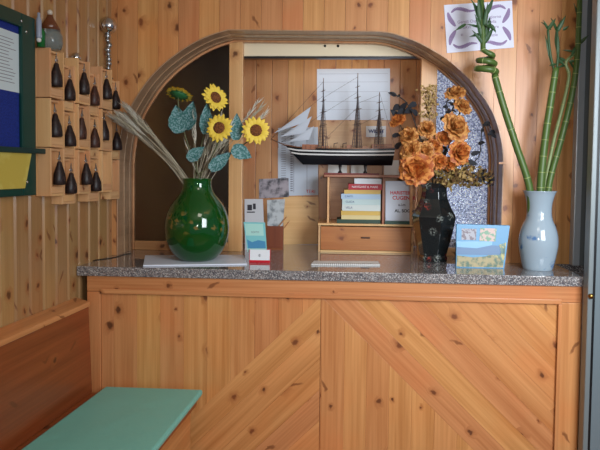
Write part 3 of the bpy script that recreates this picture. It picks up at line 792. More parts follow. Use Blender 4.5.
mb = MB(); mb.box((um-.007, YS0+.012, sb), (um+.007, YSB-.009, zsh)); obj('divider', mb, REDW, su, bevel=.001)
mb = MB(); mb.box((ul+.0125, YSB-.008, sb), (ur-.0105, YSB, zsh)); obj('back_panel', mb, PINE_F, su)
mb = MB(); mb.box((xat(323.5), YS0+.002, zsh+.0005), (ur+.012, YSB, zsh+.014)); obj('top_board', mb, REDW, su, bevel=.0015)
# books, bottom to top
bk = [((337, 380.5), 224.3, 220.5, (38, 66, 52), 'dark green'), ((341.5, 380.5), 220.5, 216.3, (214, 196, 140), 'pale yellow'), ((341, 380.5), 216.3, 212, (206, 170, 84), 'mustard yellow'),
      ((342, 380.5), 212, 206, (204, 212, 208), 'thick white'), ((342, 380.5), 206, 200.5, (186, 206, 206), 'pale greenish-white'), ((341, 380.5), 200.5, 195.3, (170, 194, 216), 'light blue'),
      ((344, 380.5), 195.3, 191.3, (206, 172, 92), 'thin yellow'), ((348, 384), 191.3, 185.4, (168, 30, 42), 'red'), ((354, 381), 185.4, 180, (208, 212, 218), 'narrow white topmost')]
zc = sb; YBK = YS0+.02
kq = kk(YBK)
tot = sum((a-b) for _, a, b, _, _ in bk)
for i, ((xa, xb), ya, yb_, colr, nm) in enumerate(bk):
    h = (ya-yb_)*kq*(zsh-.006-sb)/(tot*kq); x0_, x1_ = xat(xa, YBK), min(xat(xb, YBK), um-.008)
    x0_ = max(x0_, ul+.013)
    j = random.uniform(-.004, .004); dep = random.uniform(.16, .19)
    b = thing('book', nm+' book lying in the stack of books in the shelf unit', 'book', V(((x0_+x1_)/2, YBK+.09, zc)), 'books stacked in the shelf unit')
    y0_ = YBK+.006+j
    mb = MB(); t_ = .0016; mb.box((x0_, y0_, zc+.0002), (x1_, y0_+dep, zc+t_)); mb.box((x0_, y0_, zc+h-t_), (x1_, y0_+dep, zc+h-.0002)); mb.box((x0_, y0_-.0016, zc+.0002), (x1_, y0_, zc+h-.0002))
    obj('cover', mb, mat('book_'+nm.replace(' ', '_'), colr, .5), b)
    mb = MB(); mb.box((x0_+.002, y0_+.0004, zc+t_+.0001), (x1_-.002, y0_+dep-.003, zc+h-t_-.0001)); obj('pages', mb, PAPER, b)
    if h > .019:
        text({7: 'NAVIGARE IL MARE', 5: 'CARTE', 4: 'GUIDA', 3: 'VELA'}.get(i, ''), h*.5, V((x0_+.02, y0_-.0019, zc+h/2)), V((1, 0, 0)), V((0, -1, 0)), PAPER if i == 7 else BLUE_INK, b)
    zc += h
# sign sheet in the right bay, green book lying below it
ysn = YS0+.03
o, f = card('shelf_sign', 'white sign with red and black lettering in the right bay of the shelf unit', [(385.5, 222), (411, 222), (411, 181), (385.5, 181)], ysn, mat('sign_paper', (204, 210, 222), .6), .002, .03, 'sign')
nrm_ = V((0, -1, .15))
for s_, u_, v_, sz_, mm in (('HARISTEIN', .18, .71, .026, RED_INK), ('CUGENDI', .27, .585, .029, RED_INK), ('a.i.m', .5, .42, .022, GREY_INK), ('AL. SOGNO', .36, .27, .024, INK)):
    text(s_, sz_, f(u_, v_, .0009), V((1, 0, 0)), nrm_, mm, o, bold=.0008)
mb = MB(); x0_, x1_ = um+.009, ur-.012
gb = thing('green_book', 'dark green book lying flat in front of the red-lettered sign', 'book', V(((x0_+x1_)/2, YS0+.015, sb)))
mb.box((x0_, YS0+.0, sb), (x1_, YS0+.028, sb+.002)); mb.box((x0_, YS0+.0, sb+.016), (x1_, YS0+.028, sb+.018)); mb.box((x0_, YS0-.002, sb), (x1_, YS0, sb+.018)); obj('cover', mb, mat('bottle_green_cover', (20, 62, 46), .4), gb)
mb = MB(); mb.box((x0_+.002, YS0+.0002, sb+.0022), (x1_-.002, YS0+.026, sb+.0158)); obj('pages', mb, PAPER, gb)

# added white cards standing in for bright window light behind the ship
zst = zsh+.014
for i, (x0p, x1p, ytop) in enumerate(((328, 347, 164), (351, 367, 163), (384, 399, 160))):
    Y = YSB-.035+.008*i; b0 = V((at(x0p, 170, Y).x, Y, zst)); b1 = V((at(x1p, 170, Y).x, Y, zst)); zt2 = at(x0p, ytop, Y).z
    mb = MB(); mb.prism([b0, b1, V((b1.x, Y+.012, zt2)), V((b0.x, Y+.012, zt2))], V((0, .002, 0)))
    tag(obj('white_card', mb, WHITE, base=(b0+b1)/2), ['white card standing under the bow half of the ship hull', 'white card standing under the middle of the ship hull', 'white card standing under the ship stern'][i], 'card')

# ---- the ship
YSH = .76; ks = kk(YSH)
def sp_(px, py, dy=0): return at(px, py, YSH+dy)
stern, bow = sp_(397, 150), sp_(287, 149)
sh = thing('model_ship', 'black and white three-masted model sailing ship with white jibs on the shelf unit', 'model ship', V((at(345, 176, YSH).x, YSH, zst)))
x_b, x_s = sp_(287, 148).x, sp_(397, 148).x; Ls = x_s-x_b
def sheer(t): return sp_(287+110*t, 0).x, at(345, 147.5+1.6*math.sin(PI*t*.9)-(1.6 if t < .1 else 0)*(1-t*10), YSH).z
zk = at(345, 165, YSH).z
def halfw(t): return .055*min(1, (math.sin(PI*min(1, t*1.05+.02)*.5)**.8))*(1 if t < .75 else 1-.8*(t-.75))
def hull_strip(z_hi, z_lo, n=28, out=0.0):
    """a band of hull between two levels v (0 = sheer, 1 = keel)"""
    mb = MB(); cols = []
    for i in range(n+1):
        t = i/n; x, zs = sheer(t); w = halfw(t)
        row = []
        for v in [z_hi+(z_lo-z_hi)*j/6 for j in range(7)]:
            z = zs+(zk-zs)*v
            rake = .065*max(0, 1-t*5)*max(0, v)**1.1*1.6 - .012*(t > .93)*v
            prof = (1-v**3*.75)*(1-.25*v*(1-min(1, t*3)))
            row.append((x+rake, max(.001, w*prof)+out, z))
        cols.append(row)
    vs = []; fs = []
    for row in cols:
        for x, w, z in row: vs.append(V((x, YSH-w, z)))
        for x, w, z in reversed(row): vs.append(V((x, YSH+w, z)))
    m_ = 14
    for i in range(n):
        for j in range(m_):
            q = (j+1) % m_; fs.append((i*m_+j, (i+1)*m_+j, (i+1)*m_+q, i*m_+q))
    fs += [tuple(range(m_))[::-1], tuple(range(n*m_, (n+1)*m_))]
    mb.faces(vs, fs, smooth=False)
    return mb
HULLB = mat('hull_black', (18, 20, 26), .3)
obj('hull', hull_strip(0, 1), HULLB, sh)
obj('stripe', hull_strip(.12, .21, out=.0012), WHITE, sh); obj('stripe', hull_strip(.33, .42, out=.0012), WHITE, sh)
obj('deck_rail', hull_strip(-.05, .0, out=.002), wood('ship_rail', (150, 96, 56), (110, 66, 36), knots=0), sh)
dk = wood('ship_deck', (170, 110, 66), (130, 78, 44), knots=0)
mb = MB(); zdk = sheer(.4)[1]
for (a, b, h, w) in ((304, 320, 4, .03), (323, 331, 2.5, .02), (374, 394, 5, .034), (364, 370, 3, .02), (349, 354, 4, .018)):
    mb = MB(); mb.box((sp_(a, 0).x, YSH-w, zdk-.006), (sp_(b, 0).x, YSH+w, zdk+h*ks), (1, 0, 0)); obj('deckhouse', mb, dk, sh, bevel=.001)
mb = MB()
for a in (336, 345): mb.tube([V((sp_(a, 0).x, YSH-.02, zdk-.004)), V((sp_(a, 0).x, YSH-.02, zdk+.03)), V((sp_(a+4, 0).x, YSH-.02, zdk+.034))], .0022, 6)
for a in range(298, 392, 5): mb.tube([V((sp_(a, 0).x, YSH-.047, zdk-.002)), V((sp_(a, 0).x, YSH-.047, zdk+.018))], .0012, 5)
obj('deck_fitting', mb, DKMETAL, sh)
MASTW = mat('mast_wood', (112, 84, 66), .5)
masts = [(324.5, 78), (359, 73), (381, 92)]
mb0 = []
for (px, ty) in masts:
    x = sp_(px, 0).x; zt_m = at(px, ty, YSH).z
    mb = MB(); mb.tube([V((x, YSH, zdk-.01)), V((x, YSH, zdk+(zt_m-zdk)*.55)), V((x, YSH, zt_m))], [.005, .004, .0018], 8); mo = obj('mast', mb, MASTW, sh)
    mb = MB()
    for fz, hw in ((.33, .095), (.52, .08), (.68, .062), (.82, .046)):
        z = zdk+(zt_m-zdk)*fz; dv = V((math.sin(.5)*.55, -math.cos(.5), 0))
        mb.tube([V((x, YSH, z))-dv*hw, V((x, YSH, z)), V((x, YSH, z))+dv*hw], [.0012, .0026, .0012], 6)
    obj('yard', mb, MASTW, mo)
    mb = MB()
    for sgn in (-1, 1):
        for j in range(6):
            xx = x-.028+.0115*j
            mb.tube([V((xx, YSH+sgn*.05, zdk)), V((x+(j-2.5)*.001, YSH+sgn*.004, zdk+(zt_m-zdk)*(.62+.06*(j % 3)))), V((x, YSH, zt_m))], .0014, 4)
        for j in range(14):
            tt = .04+j*.045; wv = 1-tt/.66
            mb.tube([V((x-.028*wv, YSH+sgn*(.004+.046*wv), zdk+(zt_m-zdk)*tt)), V((x+.03*wv, YSH+sgn*(.004+.046*wv), zdk+(zt_m-zdk)*tt))], .0009, 4)
    obj('shroud', mb, mat('rigging_grey', (84, 78, 84), .7), mo)
mb = MB()
tops = [V((sp_(px, 0).x, YSH, at(px, ty, YSH).z)) for px, ty in masts]
feet = [V((t.x, YSH, zdk)) for t in tops]; tipb = sp_(271, 139)
def lerp(a, b, t): return a+(b-a)*t
for a, b in ((lerp(feet[0], tops[0], .95), tipb), (lerp(feet[0], tops[0], .75), tipb), (lerp(feet[0], tops[0], .5), lerp(tipb, bow, .5)), (lerp(feet[1], tops[1], .95), lerp(feet[0], tops[0], .72)), (lerp(feet[1], tops[1], .75), lerp(feet[0], tops[0], .5)), (lerp(feet[1], tops[1], .55), lerp(feet[0], tops[0], .1)), (lerp(feet[2], tops[2], .95), lerp(feet[1], tops[1], .6)), (lerp(feet[2], tops[2], .6), lerp(feet[1], tops[1], .3)), (tops[2], V((x_s-.01, YSH, zdk+.01)))):
    mb.tube([a, b], .0009, 4)
obj('stay', mb, INK, sh)
mb = MB(); mb.tube([bow+V((.05, 0, -.004)), tipb], [.005, .002], 8); mb.tube([lerp(bow, tipb, .55), lerp(bow, tipb, .55)+V((0, 0, -.025))], .0015, 5); obj('bowsprit', mb, MASTW, sh)
SAIL = mat('sail_cloth', (196, 204, 216), .8)
for tri in (((274, 133), (311, 106.5), (306, 122)), ((280, 137), (312, 116), (305, 133)), ((288, 142), (314, 126), (309, 140))):
    A, B, D_ = [sp_(x, y, -.006) for x, y in tri]
    mb = MB()
    def fn(u, v):
        p_ = A*(1-u)+(B*(1-v)+D_*v)*u; return p_+V((0, -.008*math.sin(PI*u)*math.sin(PI*v)-.0*u, 0))
    mb.grid(fn, 8, 6); obj('jib_sail', mb, SAIL, sh)
# stand
REDB = mat('red_base', (120, 34, 34), .35)
bx_0, bx_1 = at(324, 174, YSH).x, at(379, 174, YSH).x
mb = MB(); mb.box((bx_0, YSH-.035, zst), (bx_1, YSH+.035, zst+.009)); obj('stand_base', mb, REDB, sh, bevel=.002)
for px in (342.5, 368):
    x = sp_(px, 0).x; mb = MB(); mb.lathe([(.012, zst+.0092), (.012, zst+.014), (.006, zst+.022), (.006, zst+.03), (.011, zk+.006)], 12, V((x, YSH, 0))); obj('stand_leg', mb, mat('dark_stand', (34, 26, 28), .3), sh)

# ------------------------------------------------------------------ black vase with orange flowers
vb2 = atz(432.8, 261, HC); YK = vb2.y; k2 = kk(YK)
bv = thing('black_vase', 'black lacquered six-sided vase with painted blossoms holding orange flowers', 'vase', vb2)
LAC = mat('black_lacquer', (16, 20, 22), .18, coat=.5); g = NT(LAC)
tc = g.n('ShaderNodeTexCoord'); vv = g.n('ShaderNodeTexVoronoi'); vv.inputs['Scale'].default_value = 17; g.l(tc.outputs['Object'], vv.inputs['Vector'])
nz = g.n('ShaderNodeTexNoise'); nz.inputs['Scale'].default_value = 110; nz.inputs['Detail'].default_value = 3; g.l(tc.outputs['Object'], nz.inputs['Vector'])
fl = g.math('MULTIPLY', g.mapr(vv.outputs['Distance'], .45, .2, 0, 1, True), g.mapr(nz.outputs[0], .46, .62, 0, 1))
s_ = g.n('ShaderNodeSeparateColor'); g.l(vv.outputs['Color'], s_.inputs[0])
fc = g.mix(g.math('GREATER_THAN', s_.outputs[1], .75), lin((128, 134, 128)), lin((120, 44, 40)))
g.l(g.mix(fl, lin((18, 24, 26)), fc), g.b.inputs['Base Color'])
H2 = lambda py: (263-py)*k2
pf = [(13.6, 263), (14.2, 259), (13.2, 257), (14.8, 250), (18, 238), (20.5, 226), (21.6, 218.5), (20.8, 216.5), (16.6, 209), (13.4, 201), (12.2, 194), (12.4, 190), (14.4, 185.5)]
pf2 = [(r*k2, H2(y)) for r, y in pf]
mb = MB(); mb.lathe(pf2+[(r-.006, z) for r, z in pf2[::-1][:4]]+[(.02, pf2[-4][1])], 6, vb2, smooth=False, ph=math.radians(42), sq=(1, .9)); obj('vase_body', mb, LAC, bv, bevel=.003)
mo2 = vb2+V((0, 0, H2(186)))

ORG = bpy.data.materials.new('orange_petal'); 
ORG = speckled('orange_petals', (208, 134, 66), (164, 82, 34), 4, .5, .55)
ORG2 = speckled('golden_petals', (208, 150, 84), (164, 98, 44), 4, .5, .55)
BRST = mat('brown_stem', (74, 58, 38), .8)
def rose_mesh(seed):
    rr = random.Random(seed); mb = MB()
    for L, (n, rad, z0_, op, wd_) in enumerate(((3, .30, .42, .25, .34), (4, .5, .34, .5, .46), (5, .75, .22, .8, .56), (6, 1.0, .05, 1.1, .62))):
        for i in range(n):
            a = 2*PI*(i/n+.13*L)+rr.uniform(-.2, .2); R_ = rad*rr.uniform(.88, 1.08); fz = rr.uniform(0, 6)
            def fn(u, v, a=a, R_=R_, n=n, op=op, z0_=z0_, wd_=wd_, fz=fz):
                t = (v-.5)*2; w = wd_*max(0, math.sin(PI*(.12+.78*u)*.62))**.9
                r_ = R_*(u**.7)*(1-.14*t*t+.07*math.sin(6*t+fz*1.7)*u); z = z0_*u+.45*u*(1-op*u*.75)+(.11*math.sin(4*t+fz)+.06*math.sin(9*t+2*fz))*u*u
                x, y = r_, t*w
                z += .10*(abs(t)**2)*u*(1.2-op)
                return V((x*math.cos(a)-y*math.sin(a), x*math.sin(a)+y*math.cos(a), z))
            mb.grid(fn, 6, 6)
    me = bpy.data.meshes.new('petals'); mb.bm.to_mesh(me); mb.bm.free(); return me
RM = []
for i in range(3):
    me = rose_mesh(i); me.materials.append(ORG if i != 1 else ORG2); RM.append(me)
fl_spec = [  # px, py, radius px, facing, dy, label
    (398.5, 121, 8.5, (-.5, -.7, .5), .0, 'small orange silk flower reaching furthest left, beside the white poster'),
    (409, 137, 10.5, (-.4, -.9, .3), -.05, 'orange silk flower on the left below the small leftmost bloom'),
    (416, 169, 16, (-.25, -1, .1), -.08, 'largest orange silk flower, drooping over the left lip of the black vase'),
    (427, 130, 10, (-.1, -1, .4), -.02, 'golden orange silk flower in the upper middle, below the tan seed spray'),
    (455, 128, 13.5, (.2, -1, .35), -.04, 'wide orange silk flower in front of the frosted pane, upper right'),
    (459, 153, 13, (.3, -1, .1), -.06, 'wide orange silk flower low on the right, above the dried foliage'),
    (462, 107, 9, (.4, -.8, .5), .0, 'golden orange bloom second from the top on the right side'),
    (455, 94, 9.5, (-.1, -.8, .6), .02, 'topmost orange bloom on the right side of the bouquet'),
    (443, 139, 8, (.1, -1, .2), -.01, 'small reddish orange bloom in the middle of the black vase bouquet'),
    (439, 162, 9, (.1, -1, .1), -.05, 'small orange bloom low in the middle just above the black vase'),
    (425, 152, 9.5, (-.1, -1, .25), -.03, 'gold and orange bloom right of the largest flower, in the bouquet centre'),
    (434, 147, 8.5, (.05, -1, .4), .0, 'half hidden golden bloom behind the middle of the orange bouquet'),
    (449, 164, 8, (.2, -1, -.1), -.045, 'small drooping orange bloom just over the olive dried foliage'),
    (411, 150, 10.5, (-.4, -1, .1), -.06, 'orange silk flower between the largest bloom and the one above it'),
]
for i, (px, py, rp, fc_, dy, lb) in enumerate(fl_spec):
    c = at(px, py, YK+dy); r = rp*1.0*kk(YK+dy); f_ = V(fc_).normalized()
    o = thing('silk_flower', lb, 'flower', c, 'orange silk flowers in the black vase')
    h = bpy.data.objects.new('petals', RM[i % 3 if i not in (6, 7, 3) else 1]); C.objects.link(h); h.parent = o
    h.rotation_mode = 'QUATERNION'; h.rotation_quaternion = V((0, 0, 1)).rotation_difference(f_) @ Quaternion(V((0, 0, 1)), random.uniform(0, 6)); h.scale = (r*random.uniform(.92, 1.1), r*random.uniform(.85, 1.05), r)
    mb = MB(); rx = V((random.uniform(-.02, .02), random.uniform(-.015, .015), -.08))
    mb.tube(bez(c, c-f_*.06+V((0, 0, -.04)), mo2+V((rx.x, rx.y, .0)), 7)+[mo2+rx], .0024, 6); obj('stem', mb, BRST, o)
# dried olive foliage at the lip
OLV = [mat('dried_olive', (136, 114, 62), .8), mat('dried_brown', (106, 78, 46), .8), mat('dried_tan', (168, 140, 88), .8)]
def foliage(px, py, wp, hp, n, mats, label, dy=-.03, leafs=.030, name='dried_foliage'):
    c = at(px, py, YK+dy); o = thing(name, label, 'dried foliage', c); o['kind'] = 'thing'
    for mi, m_ in enumerate(mats):
        mb = MB()
        for _ in range(n//len(mats)):
            th = random.uniform(0, 2*PI); rr_ = random.random()**.5; p_ = c+V((math.cos(th)*rr_*wp*k2, random.uniform(-.035, .035), math.sin(th)*rr_*hp*k2))
            d_ = V((random.uniform(-1, 1), random.uniform(-1, .4), random.uniform(-.6, 1))).normalized(); s_ = d_.orthogonal().normalized(); nn_ = d_.cross(s_)
            l_ = leafs*random.uniform(.6, 1.3)
            mb.faces([p_, p_+d_*l_*.5+s_*l_*.35+nn_*l_*.1, p_+d_*l_, p_+d_*l_*.5-s_*l_*.35+nn_*l_*.1], [(0, 1, 2, 3)])
        obj('leaves', mb, m_, o)
    mb = MB(); mb.tube(bez(c, (c+mo2)/2+V((0, 0, .02)), mo2, 6)+[mo2+V((random.uniform(-.015, .015), 0, -.06))], .002, 6); obj('stem', mb, BRST, o)
foliage(447, 176, 12, 11, 170, OLV, 'olive brown dried foliage spilling over the black vase lip')
foliage(466, 175, 13, 11, 180, OLV, 'olive brown dried foliage beside the frosted pane, below the orange flowers')
foliage(482, 180, 9, 8, 100, OLV[:2]+[mat('black_leaf', (28, 28, 36), .6)], 'dark tipped dried foliage furthest right of the black vase')
foliage(430, 147, 20, 16, 110, [OLV[1], mat('dark_leaf_filler', (52, 46, 40), .7)], 'dark brown filler leaves deep between the orange blooms', .05, .026)
foliage(453, 116, 9, 20, 60, [OLV[1], mat('dark_leaf_filler', (52, 46, 40), .7)], 'thin dark filler leaves behind the upper right golden blooms', .05, .022)
# tan seed spray
c = at(429, 100, YK); o = thing('seed_spray', 'tan seed spray standing upright in front of the right wooden post', 'dried spray', mo2+V((0, 0, .02)))
mb = MB(); mb2 = MB(); base_ = mo2+V((.0, .01, -.06)); mb2.tube(bez(base_, mo2+V((0, .01, .12)), at(429, 118, YK+.01), 8), .002, 6)
for i in range(150):
    p_ = at(429+random.gauss(0, 4.2), 100+random.uniform(-15, 18), YK+random.uniform(-.03, .03)); mb.ball(p_, random.uniform(.0045, .0075), 7, 5)
    if i % 5 == 0: mb2.tube([at(429, 118, YK+.01), (p_+at(429, 110, YK))/2, p_], .0009, 4)
sd_ = obj('seeds', mb, mat('seed_tan', (176, 146, 92), .7), o); sd_['kind'] = 'stuff'; obj('stem', mb2, BRST, o)
# dark twisted sprigs
DKL = mat('dark_leaf', (42, 44, 50), .55)
def sprig(pts, leaves, label, dy=0):
    P_ = [at(x, y, YK+dy) for x, y in pts]; o = thing('dark_sprig', label, 'dried sprig', mo2+V((0, 0, .01)))
    mb = MB(); mb.tube(smooth_path([mo2+V((0, 0, -.07)), mo2+V(((P_[0].x-mo2.x)*.2, 0, .02))]+P_, 4), .0028, 6); obj('stem', mb, mat('black_stem', (40, 38, 40), .6), o)
    mb = MB()
    for (x, y, s) in leaves:
        p_ = at(x, y, YK+dy+random.uniform(-.015, .015)); d_ = V((random.uniform(-1, 1), -.4, random.uniform(-.6, .6))).normalized()
        l = leaf_mb(p_-d_*s*k2, p_+d_*s*k2, s*.5*k2, V((random.uniform(-.5, .5), -1, .3)))
        me_ = bpy.data.meshes.new('tmp'); l.bm.to_mesh(me_); l.bm.free(); mb.bm.from_mesh(me_); bpy.data.meshes.remove(me_)
    obj('leaves', mb, DKL, o)
sprig([(424, 150), (412, 115), (406, 102), (396, 95), (391, 92)], [(396, 108, 7), (401, 112, 7), (408, 111, 7), (392, 94, 5), (412, 105, 6), (404, 106, 6), (399, 96, 4), (414, 112, 6), (394, 113, 6), (402, 132, 6), (399, 145, 6), (397, 135, 5)], 'dark twisted leaf sprig at the upper left, in front of the alcove boards')
sprig([(446, 150), (446, 110), (448, 98), (450, 88)], [(445, 107, 4), (449, 112, 4), (443, 118, 4), (450, 103, 3), (446, 150, 4), (442, 152, 4)], 'dark leaf sprig rising in the middle between the orange blooms', .01)
sprig([(460, 170), (478, 158), (481, 140), (482, 130), (487, 123), (491, 128)], [(482, 143, 5), (486, 124, 5), (491, 133, 5), (482, 130, 4), (476, 153, 5), (472, 163, 6), (494, 136, 4), (488, 176, 6), (484, 172, 6)], 'black curling vine sprig furthest right, against the frosted pane', .02)

# ------------------------------------------------------------------ blue picture box
yb1 = atz(480, 267, HC).y
a, b = atz(456, 267.5, HC), atz(503.5, 268, HC); b.y = a.y
Yt = a.y+.03
d, c = at(456.5, 224, Yt), at(510, 225.5, Yt)
px_ = thing('picture_box', 'blue seaside picture box leaning upright beside the black vase', 'picture box', (a+b)/2)
mb = MB(); mb.prism([a, b, c, d], V((0, .018, 0))); obj('box_body', mb, mat('blue_card', (36, 124, 170), .35), px_, bevel=.001)
ff = lambda u, v, e=.0008: (a+(b-a)*u)*(1-v)+(d+(c-d)*u)*v+V((0, -e, 0))
patch('sea_picture', px_, ff, [[(0.01, .3), (.97, .3), (.95, .52), (.7, .53), (.4, .45), (.01, .47)]], mat('deep_sea', (26, 88, 136), .35))
patch('sky_haze', px_, ff, [[(0.01, .475), (.4, .455), (.7, .535), (.7, .62), (.01, .6)]], mat('haze_blue', (98, 158, 194), .35))
patch('coast_picture', px_, ff, [[(.01, .02), (.97, .02), (.97, .30), (.8, .4), (.6, .27), (.35, .24), (.01, .28)]], speckled('coast_print', (150, 134, 84), (50, 84, 56), 45, .52, .4, soft=.12))
patch('town_picture', px_, ff, [[(.66, .2), (.97, .12), (.97, .6), (.85, .55), (.72, .38)]], speckled('hill_print', (84, 120, 110), (170, 160, 90), 60, .52, .4))
patch('inset_picture', px_, ff, [R4(.10, .64, .38, .90)], speckled('inset_print', (150, 150, 160), (96, 80, 90), 60, .5, .4))
patch('inset_picture', px_, ff, [R4(.45, .62, .76, .92)], speckled('inset_print_b', (190, 160, 150), (96, 140, 110), 60, .5, .4))
# ------------------------------------------------------------------ white vase with lucky bamboo
vb3 = atz(537.5, 269, HC); Y3 = vb3.y; k3 = kk(Y3)
wv = thing('porcelain_vase', 'white porcelain vase with faint blue painting, at the right end of the granite', 'vase', vb3)
POR = speckled('porcelain', (150, 166, 178), (80, 116, 160), 12, .64, .12, coat=.5)
H3 = lambda py: (271.5-py)*k3
pf = [(13.5, 271.5), (14.5, 269), (16.5, 260), (18.4, 248), (18.0, 238), (15.5, 229), (12.5, 222), (11.6, 214), (12.2, 206), (14.2, 198), (16, 194.5)]
pr3 = densify([(r*k3, H3(y)) for r, y in pf])
mb = MB(); mb.lathe(pr3+[(r-.005, z) for r, z in pr3[::-1][:12]]+[(.005, H3(222))], 40, vb3); obj('vase_body', mb, POR, wv)
mo3 = vb3+V((0, 0, H3(196)))
BAM = mat('bamboo_green', (74, 98, 44), .4); BAMN = mat('bamboo_node', (150, 160, 100), .5); BLF = mat('bamboo_leaf', (48, 78, 44), .45)
def bamboo(px_pts, rad, label, leaves=(), dy=0, nodes=8, helix=None, seg=5, tint=BAM, branches=()):
    P_ = [at(x, y, Y3+dy+(e[0] if e else 0)) for x, y, *e in px_pts]
    o = thing('lucky_bamboo', label, 'bamboo', mo3+V((0, 0, .01)))
    root = mo3+V(((P_[0].x-mo3.x)*.7, dy*.3, -.10))
    path = smooth_path([root]+P_, seg)
    if helix: path = path+helix
    mb = MB(); n = len(path)
    mb.tube(path, [rad*(1-.25*i/n) for i in range(n)], 10); obj('cane', mb, tint, o)
    mb = MB(); step = max(2, n//nodes)
    for i in range(step, n-1, step):
        t = (path[i+1]-path[i-1]).normalized(); r_ = rad*(1-.25*i/n)
        mb.tube([path[i]-t*.0015, path[i]+t*.0015], r_*1.08, 10)
    obj('cane_node', mb, BAMN, o)
    for br in branches:
        mb = MB(); mb.tube(smooth_path([at(x, y, Y3+dy) for x, y in br], 4), rad*.32, 7); obj('branch', mb, BLF, o)
    for (bx, by, tx, ty, w) in leaves:
        e = random.uniform(-.03, .02)
        B_, T_ = at(bx, by, Y3+dy), at(tx, ty, Y3+dy+e)
        obj('leaf', leaf_mb(B_, T_, w*k3, V((random.uniform(-.5, .5), -1, .4)), .3), BLF, o)
    return o, path
# curly one: straight cane, then a spiral, then a leafy top
top0 = at(494, 78, Y3); cen = at(484, 66, Y3)
hx = []
R_ = 9.5*k3
for i in range(46):
    a_ = -.2+2*PI*2.2*i/45; hx.append(at(486, 73-18*i/45, Y3)+V((R_*math.cos(a_)*(1-.35*i/45), -R_*math.sin(a_)*(1-.35*i/45), 0)))
lv = [(483, 26, 473, 4, 2.2), (484, 28, 488, 2, 2.2), (482, 28, 466, 24, 1.6), (466, 24, 455, 31, 1.6), (485, 24, 493, 30, 2.4), (490, 24, 496, 33, 2), (482, 34, 469, 37, 1.8), (481, 22, 478, -6, 2.4), (484, 20, 481, -4, 2.4), (487, 30, 491, 20, 2), (482, 40, 475, 14, 2.4), (485, 40, 490, 16, 2.4), (484, 44, 494, 26, 2.2), (483, 44, 472, 30, 1.8), (482, 18, 470, -2, 2), (486, 16, 494, -4, 2)]
o, pth = bamboo([(529, 185), (516, 145), (504, 108), (497, 84), (495, 77)], 3.5*k3, 'lucky bamboo cane leaning left and curling into a spiral before the framed notice', lv, -.02, 12, hx+[at(483, 50, Y3-.01), at(483, 35, Y3-.01), at(482, 20, Y3-.01), at(481, -6, Y3)])
bamboo([(541, 180), (545, 140), (551, 100), (556, 68)], 4.0*k3, 'thick straight lucky bamboo cane, leftmost of the three upright ones', [(551, 62, 545, 34, 1.3), (558, 60, 558, 30, 1.5), (551, 30, 541, 22, 1.6), (557, 32, 566, 15, 2.0), (557, 32, 551, 18, 2.0), (556, 34, 561, 20, 1.8), (548, 30, 556, 18, 1.8), (548, 30, 543, 20, 1.6), (557, 60, 566, 66, 1.8), (556, 64, 549, 66, 1.6), (563, 30, 569, 26, 1.5)], 0, 9, branches=[[(554, 70), (551, 58), (549, 44), (548, 30)], [(557, 68), (558, 54), (556, 42), (557, 30)]])
bamboo([(546, 180), (554, 140), (563, 105), (569, 76), (566, 62), (580, 50)], 2.0*k3, 'thin pale lucky bamboo cane in the middle of the three upright ones', [(568, 64, 557, 68, 1.5), (569, 62, 580, 60, 1.8), (575, 52, 562, 50, 1.2), (566, 62, 558, 57, 1.8), (570, 62, 574, 70, 1.6)], .012, 9, tint=mat('bamboo_pale', (118, 132, 84), .4))
bamboo([(550, 180), (561, 140), (572, 95), (577, 60), (579, 20), (580, -10)], 3.2*k3, 'tallest lucky bamboo cane, rightmost, rising beside the aluminium door', [(578, 45, 589, 35, 1.8), (578, 45, 570, 58, 2.0), (579, 22, 574, 3, 1.6)], .0, 14)

# ------------------------------------------------------------------ notice on the arch wall
o, f = card('framed_notice', 'white notice with curling lilac border pinned on the arch wall top right', [(447, 53), (514, 47.5), (512, .5), (444, 5)], YA-.004, mat('notice_white', (218, 220, 236), .6), .003, 0, 'notice')
def curl(pts, w):
    mb = []
    for i in range(len(pts)-1):
        (x0_, y0_), (x1_, y1_) = pts[i], pts[i+1]; t0, t1 = i/(len(pts)-1), (i+1)/(len(pts)-1)
        w0, w1 = w*math.sin(PI*(.06+.88*t0))+.004, w*math.sin(PI*(.06+.88*t1))+.004
        L = math.hypot(x1_-x0_, y1_-y0_) or 1; nx, ny = -(y1_-y0_)/L, (x1_-x0_)/L
        mb.append([(x0_-nx*w0, y0_-ny*w0), (x1_-nx*w1, y1_-ny*w1), (x1_+nx*w1, y1_+ny*w1), (x0_+nx*w0, y0_+ny*w0)])
    return mb
def arc_pts(p, n=10):
    P_ = smooth_path([V((x, y, 0)) for x, y in p], n//2); return [(q.x, q.y) for q in P_]
quads = []
base_c = [[(.12, .86), (.2, .93), (.32, .88), (.44, .86)], [(.05, .76), (.08, .88), (.03, .72), (.10, .60), (.14, .52)]]
base_c = [[(.10, .83), (.17, .90), (.26, .89), (.36, .84), (.46, .85)], [(.05, .84), (.07, .72), (.11, .62), (.15, .54)]]
for cset in base_c:
    for fx in (0, 1):
        for fy in (0, 1):
            pts = [((1-x if fx else x), (1-y if fy else y)) for x, y in arc_pts(cset)]; quads += curl(pts, .032)
patch('border_scroll', o, f, quads, LILAC)
for s_, u_, v_, sz_ in (('Gentili Ospiti', .18, .62, .021), ('CHIAVI', .18, .50, .021), ('il giorno', .62, .68, .021), ('della', .64, .58, .021), ('alle ore', .60, .47, .021), ('grazie', .62, .30, .021), ('si', .22, .36, .021)):
    text(s_, sz_, f(u_, v_, .0009), f(1, .5)-f(0, .5), V((0, -1, 0)), LILAC, o)

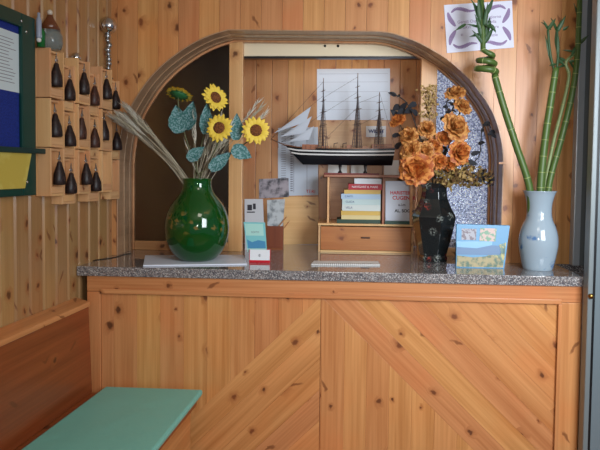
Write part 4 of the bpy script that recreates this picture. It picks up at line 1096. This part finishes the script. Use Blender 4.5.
# ------------------------------------------------------------------ aluminium door at the right
mb = MB(); a = at(574.5, 150, YA-.03).x; b = at(584, 150, YA-.03).x
mb.box((a, YA-.05, HC), (a+(b-a)*.75, YA-.001, ZC)); struct(obj('trim_11', mb, mat('satin_aluminium', (176, 184, 192), .35, .25), bevel=.004))
mb = MB(); mb.box((a+(b-a)*.78, YA-.03, HC), (XR+.098, YA-.001, ZC)); struct(obj('trim_12', mb, mat('grey_profile', (112, 118, 120), .4, .2), bevel=.004))
xd = at(588.5, 200, -.06).x
dd_ = bpy.data.objects.new('door_1', None); C.objects.link(dd_); dd_.location = (xd+.3, -.06, 0); struct(dd_)
mb = MB(); mb.box((xd, -.085, .01), (xd+.022, -.03, ZC-.02)); obj('door_stile', mb, mat('stile_aluminium', (124, 132, 134), .35, .25), dd_, bevel=.004)
mb = MB(); mb.box((xd+.0225, -.078, .01), (xd+.034, -.038, ZC-.02)); obj('door_gasket', mb, BLACK, dd_)
mb = MB(); mb.box((xd+.0345, -.07, .01), (xd+.7, -.05, ZC-.02)); obj('door_panel', mb, mat('grey_blue_panel', (112, 124, 130), .3, .1), dd_)
mb = MB(); p_ = at(588.5, 296, -.09); mb.lathe([(.011, 0), (.011, .012), (.006, .016), (.001, .017)], 16, V((xd+.011, -.0852, p_.z)), ax=V((0, -1, 0))); obj('door_lock', mb, mat('brass', (150, 116, 60), .25, 1), dd_)

# ------------------------------------------------------------------ light
w = bpy.data.worlds.new('world'); sc.world = w; w.use_nodes = True
bg = w.node_tree.nodes['Background']; bg.inputs[0].default_value = (.55, .62, .75, 1); bg.inputs[1].default_value = .35
def area(name, loc, target, sx, sy, power, col):
    l = bpy.data.lights.new(name, 'AREA'); l.shape = 'RECTANGLE'; l.size = sx; l.size_y = sy; l.energy = power; l.color = col; l.spread = math.radians(110 if name == 'window_light' else 170)
    o = bpy.data.objects.new(name, l); C.objects.link(o); o.location = loc
    o.rotation_euler = (V(target)-V(loc)).to_track_quat('-Z', 'Y').to_euler(); return o
area('window_light', (1.35, -2.3, 1.9), (.85, .35, 1.3), 1.0, 1.2, 42, (.86, .93, 1.0))
area('room_lamp', (.2, -1.9, 2.56), (.2, -1.7, 0), .6, .6, 8, (1.0, .90, .78))
l = bpy.data.lights.new('camera_flash', 'POINT'); l.energy = 50; l.shadow_soft_size = .025; l.color = (1, .97, .92)
o = bpy.data.objects.new('camera_flash', l); C.objects.link(o); o.location = CAM+V((.05, .02, .06))
area('alcove_lamp', (at(335, 100, .75).x, .76, 2.45), (at(335, 100, .75).x, .78, 1), .5, .12, 1.4, (1, .9, .78))
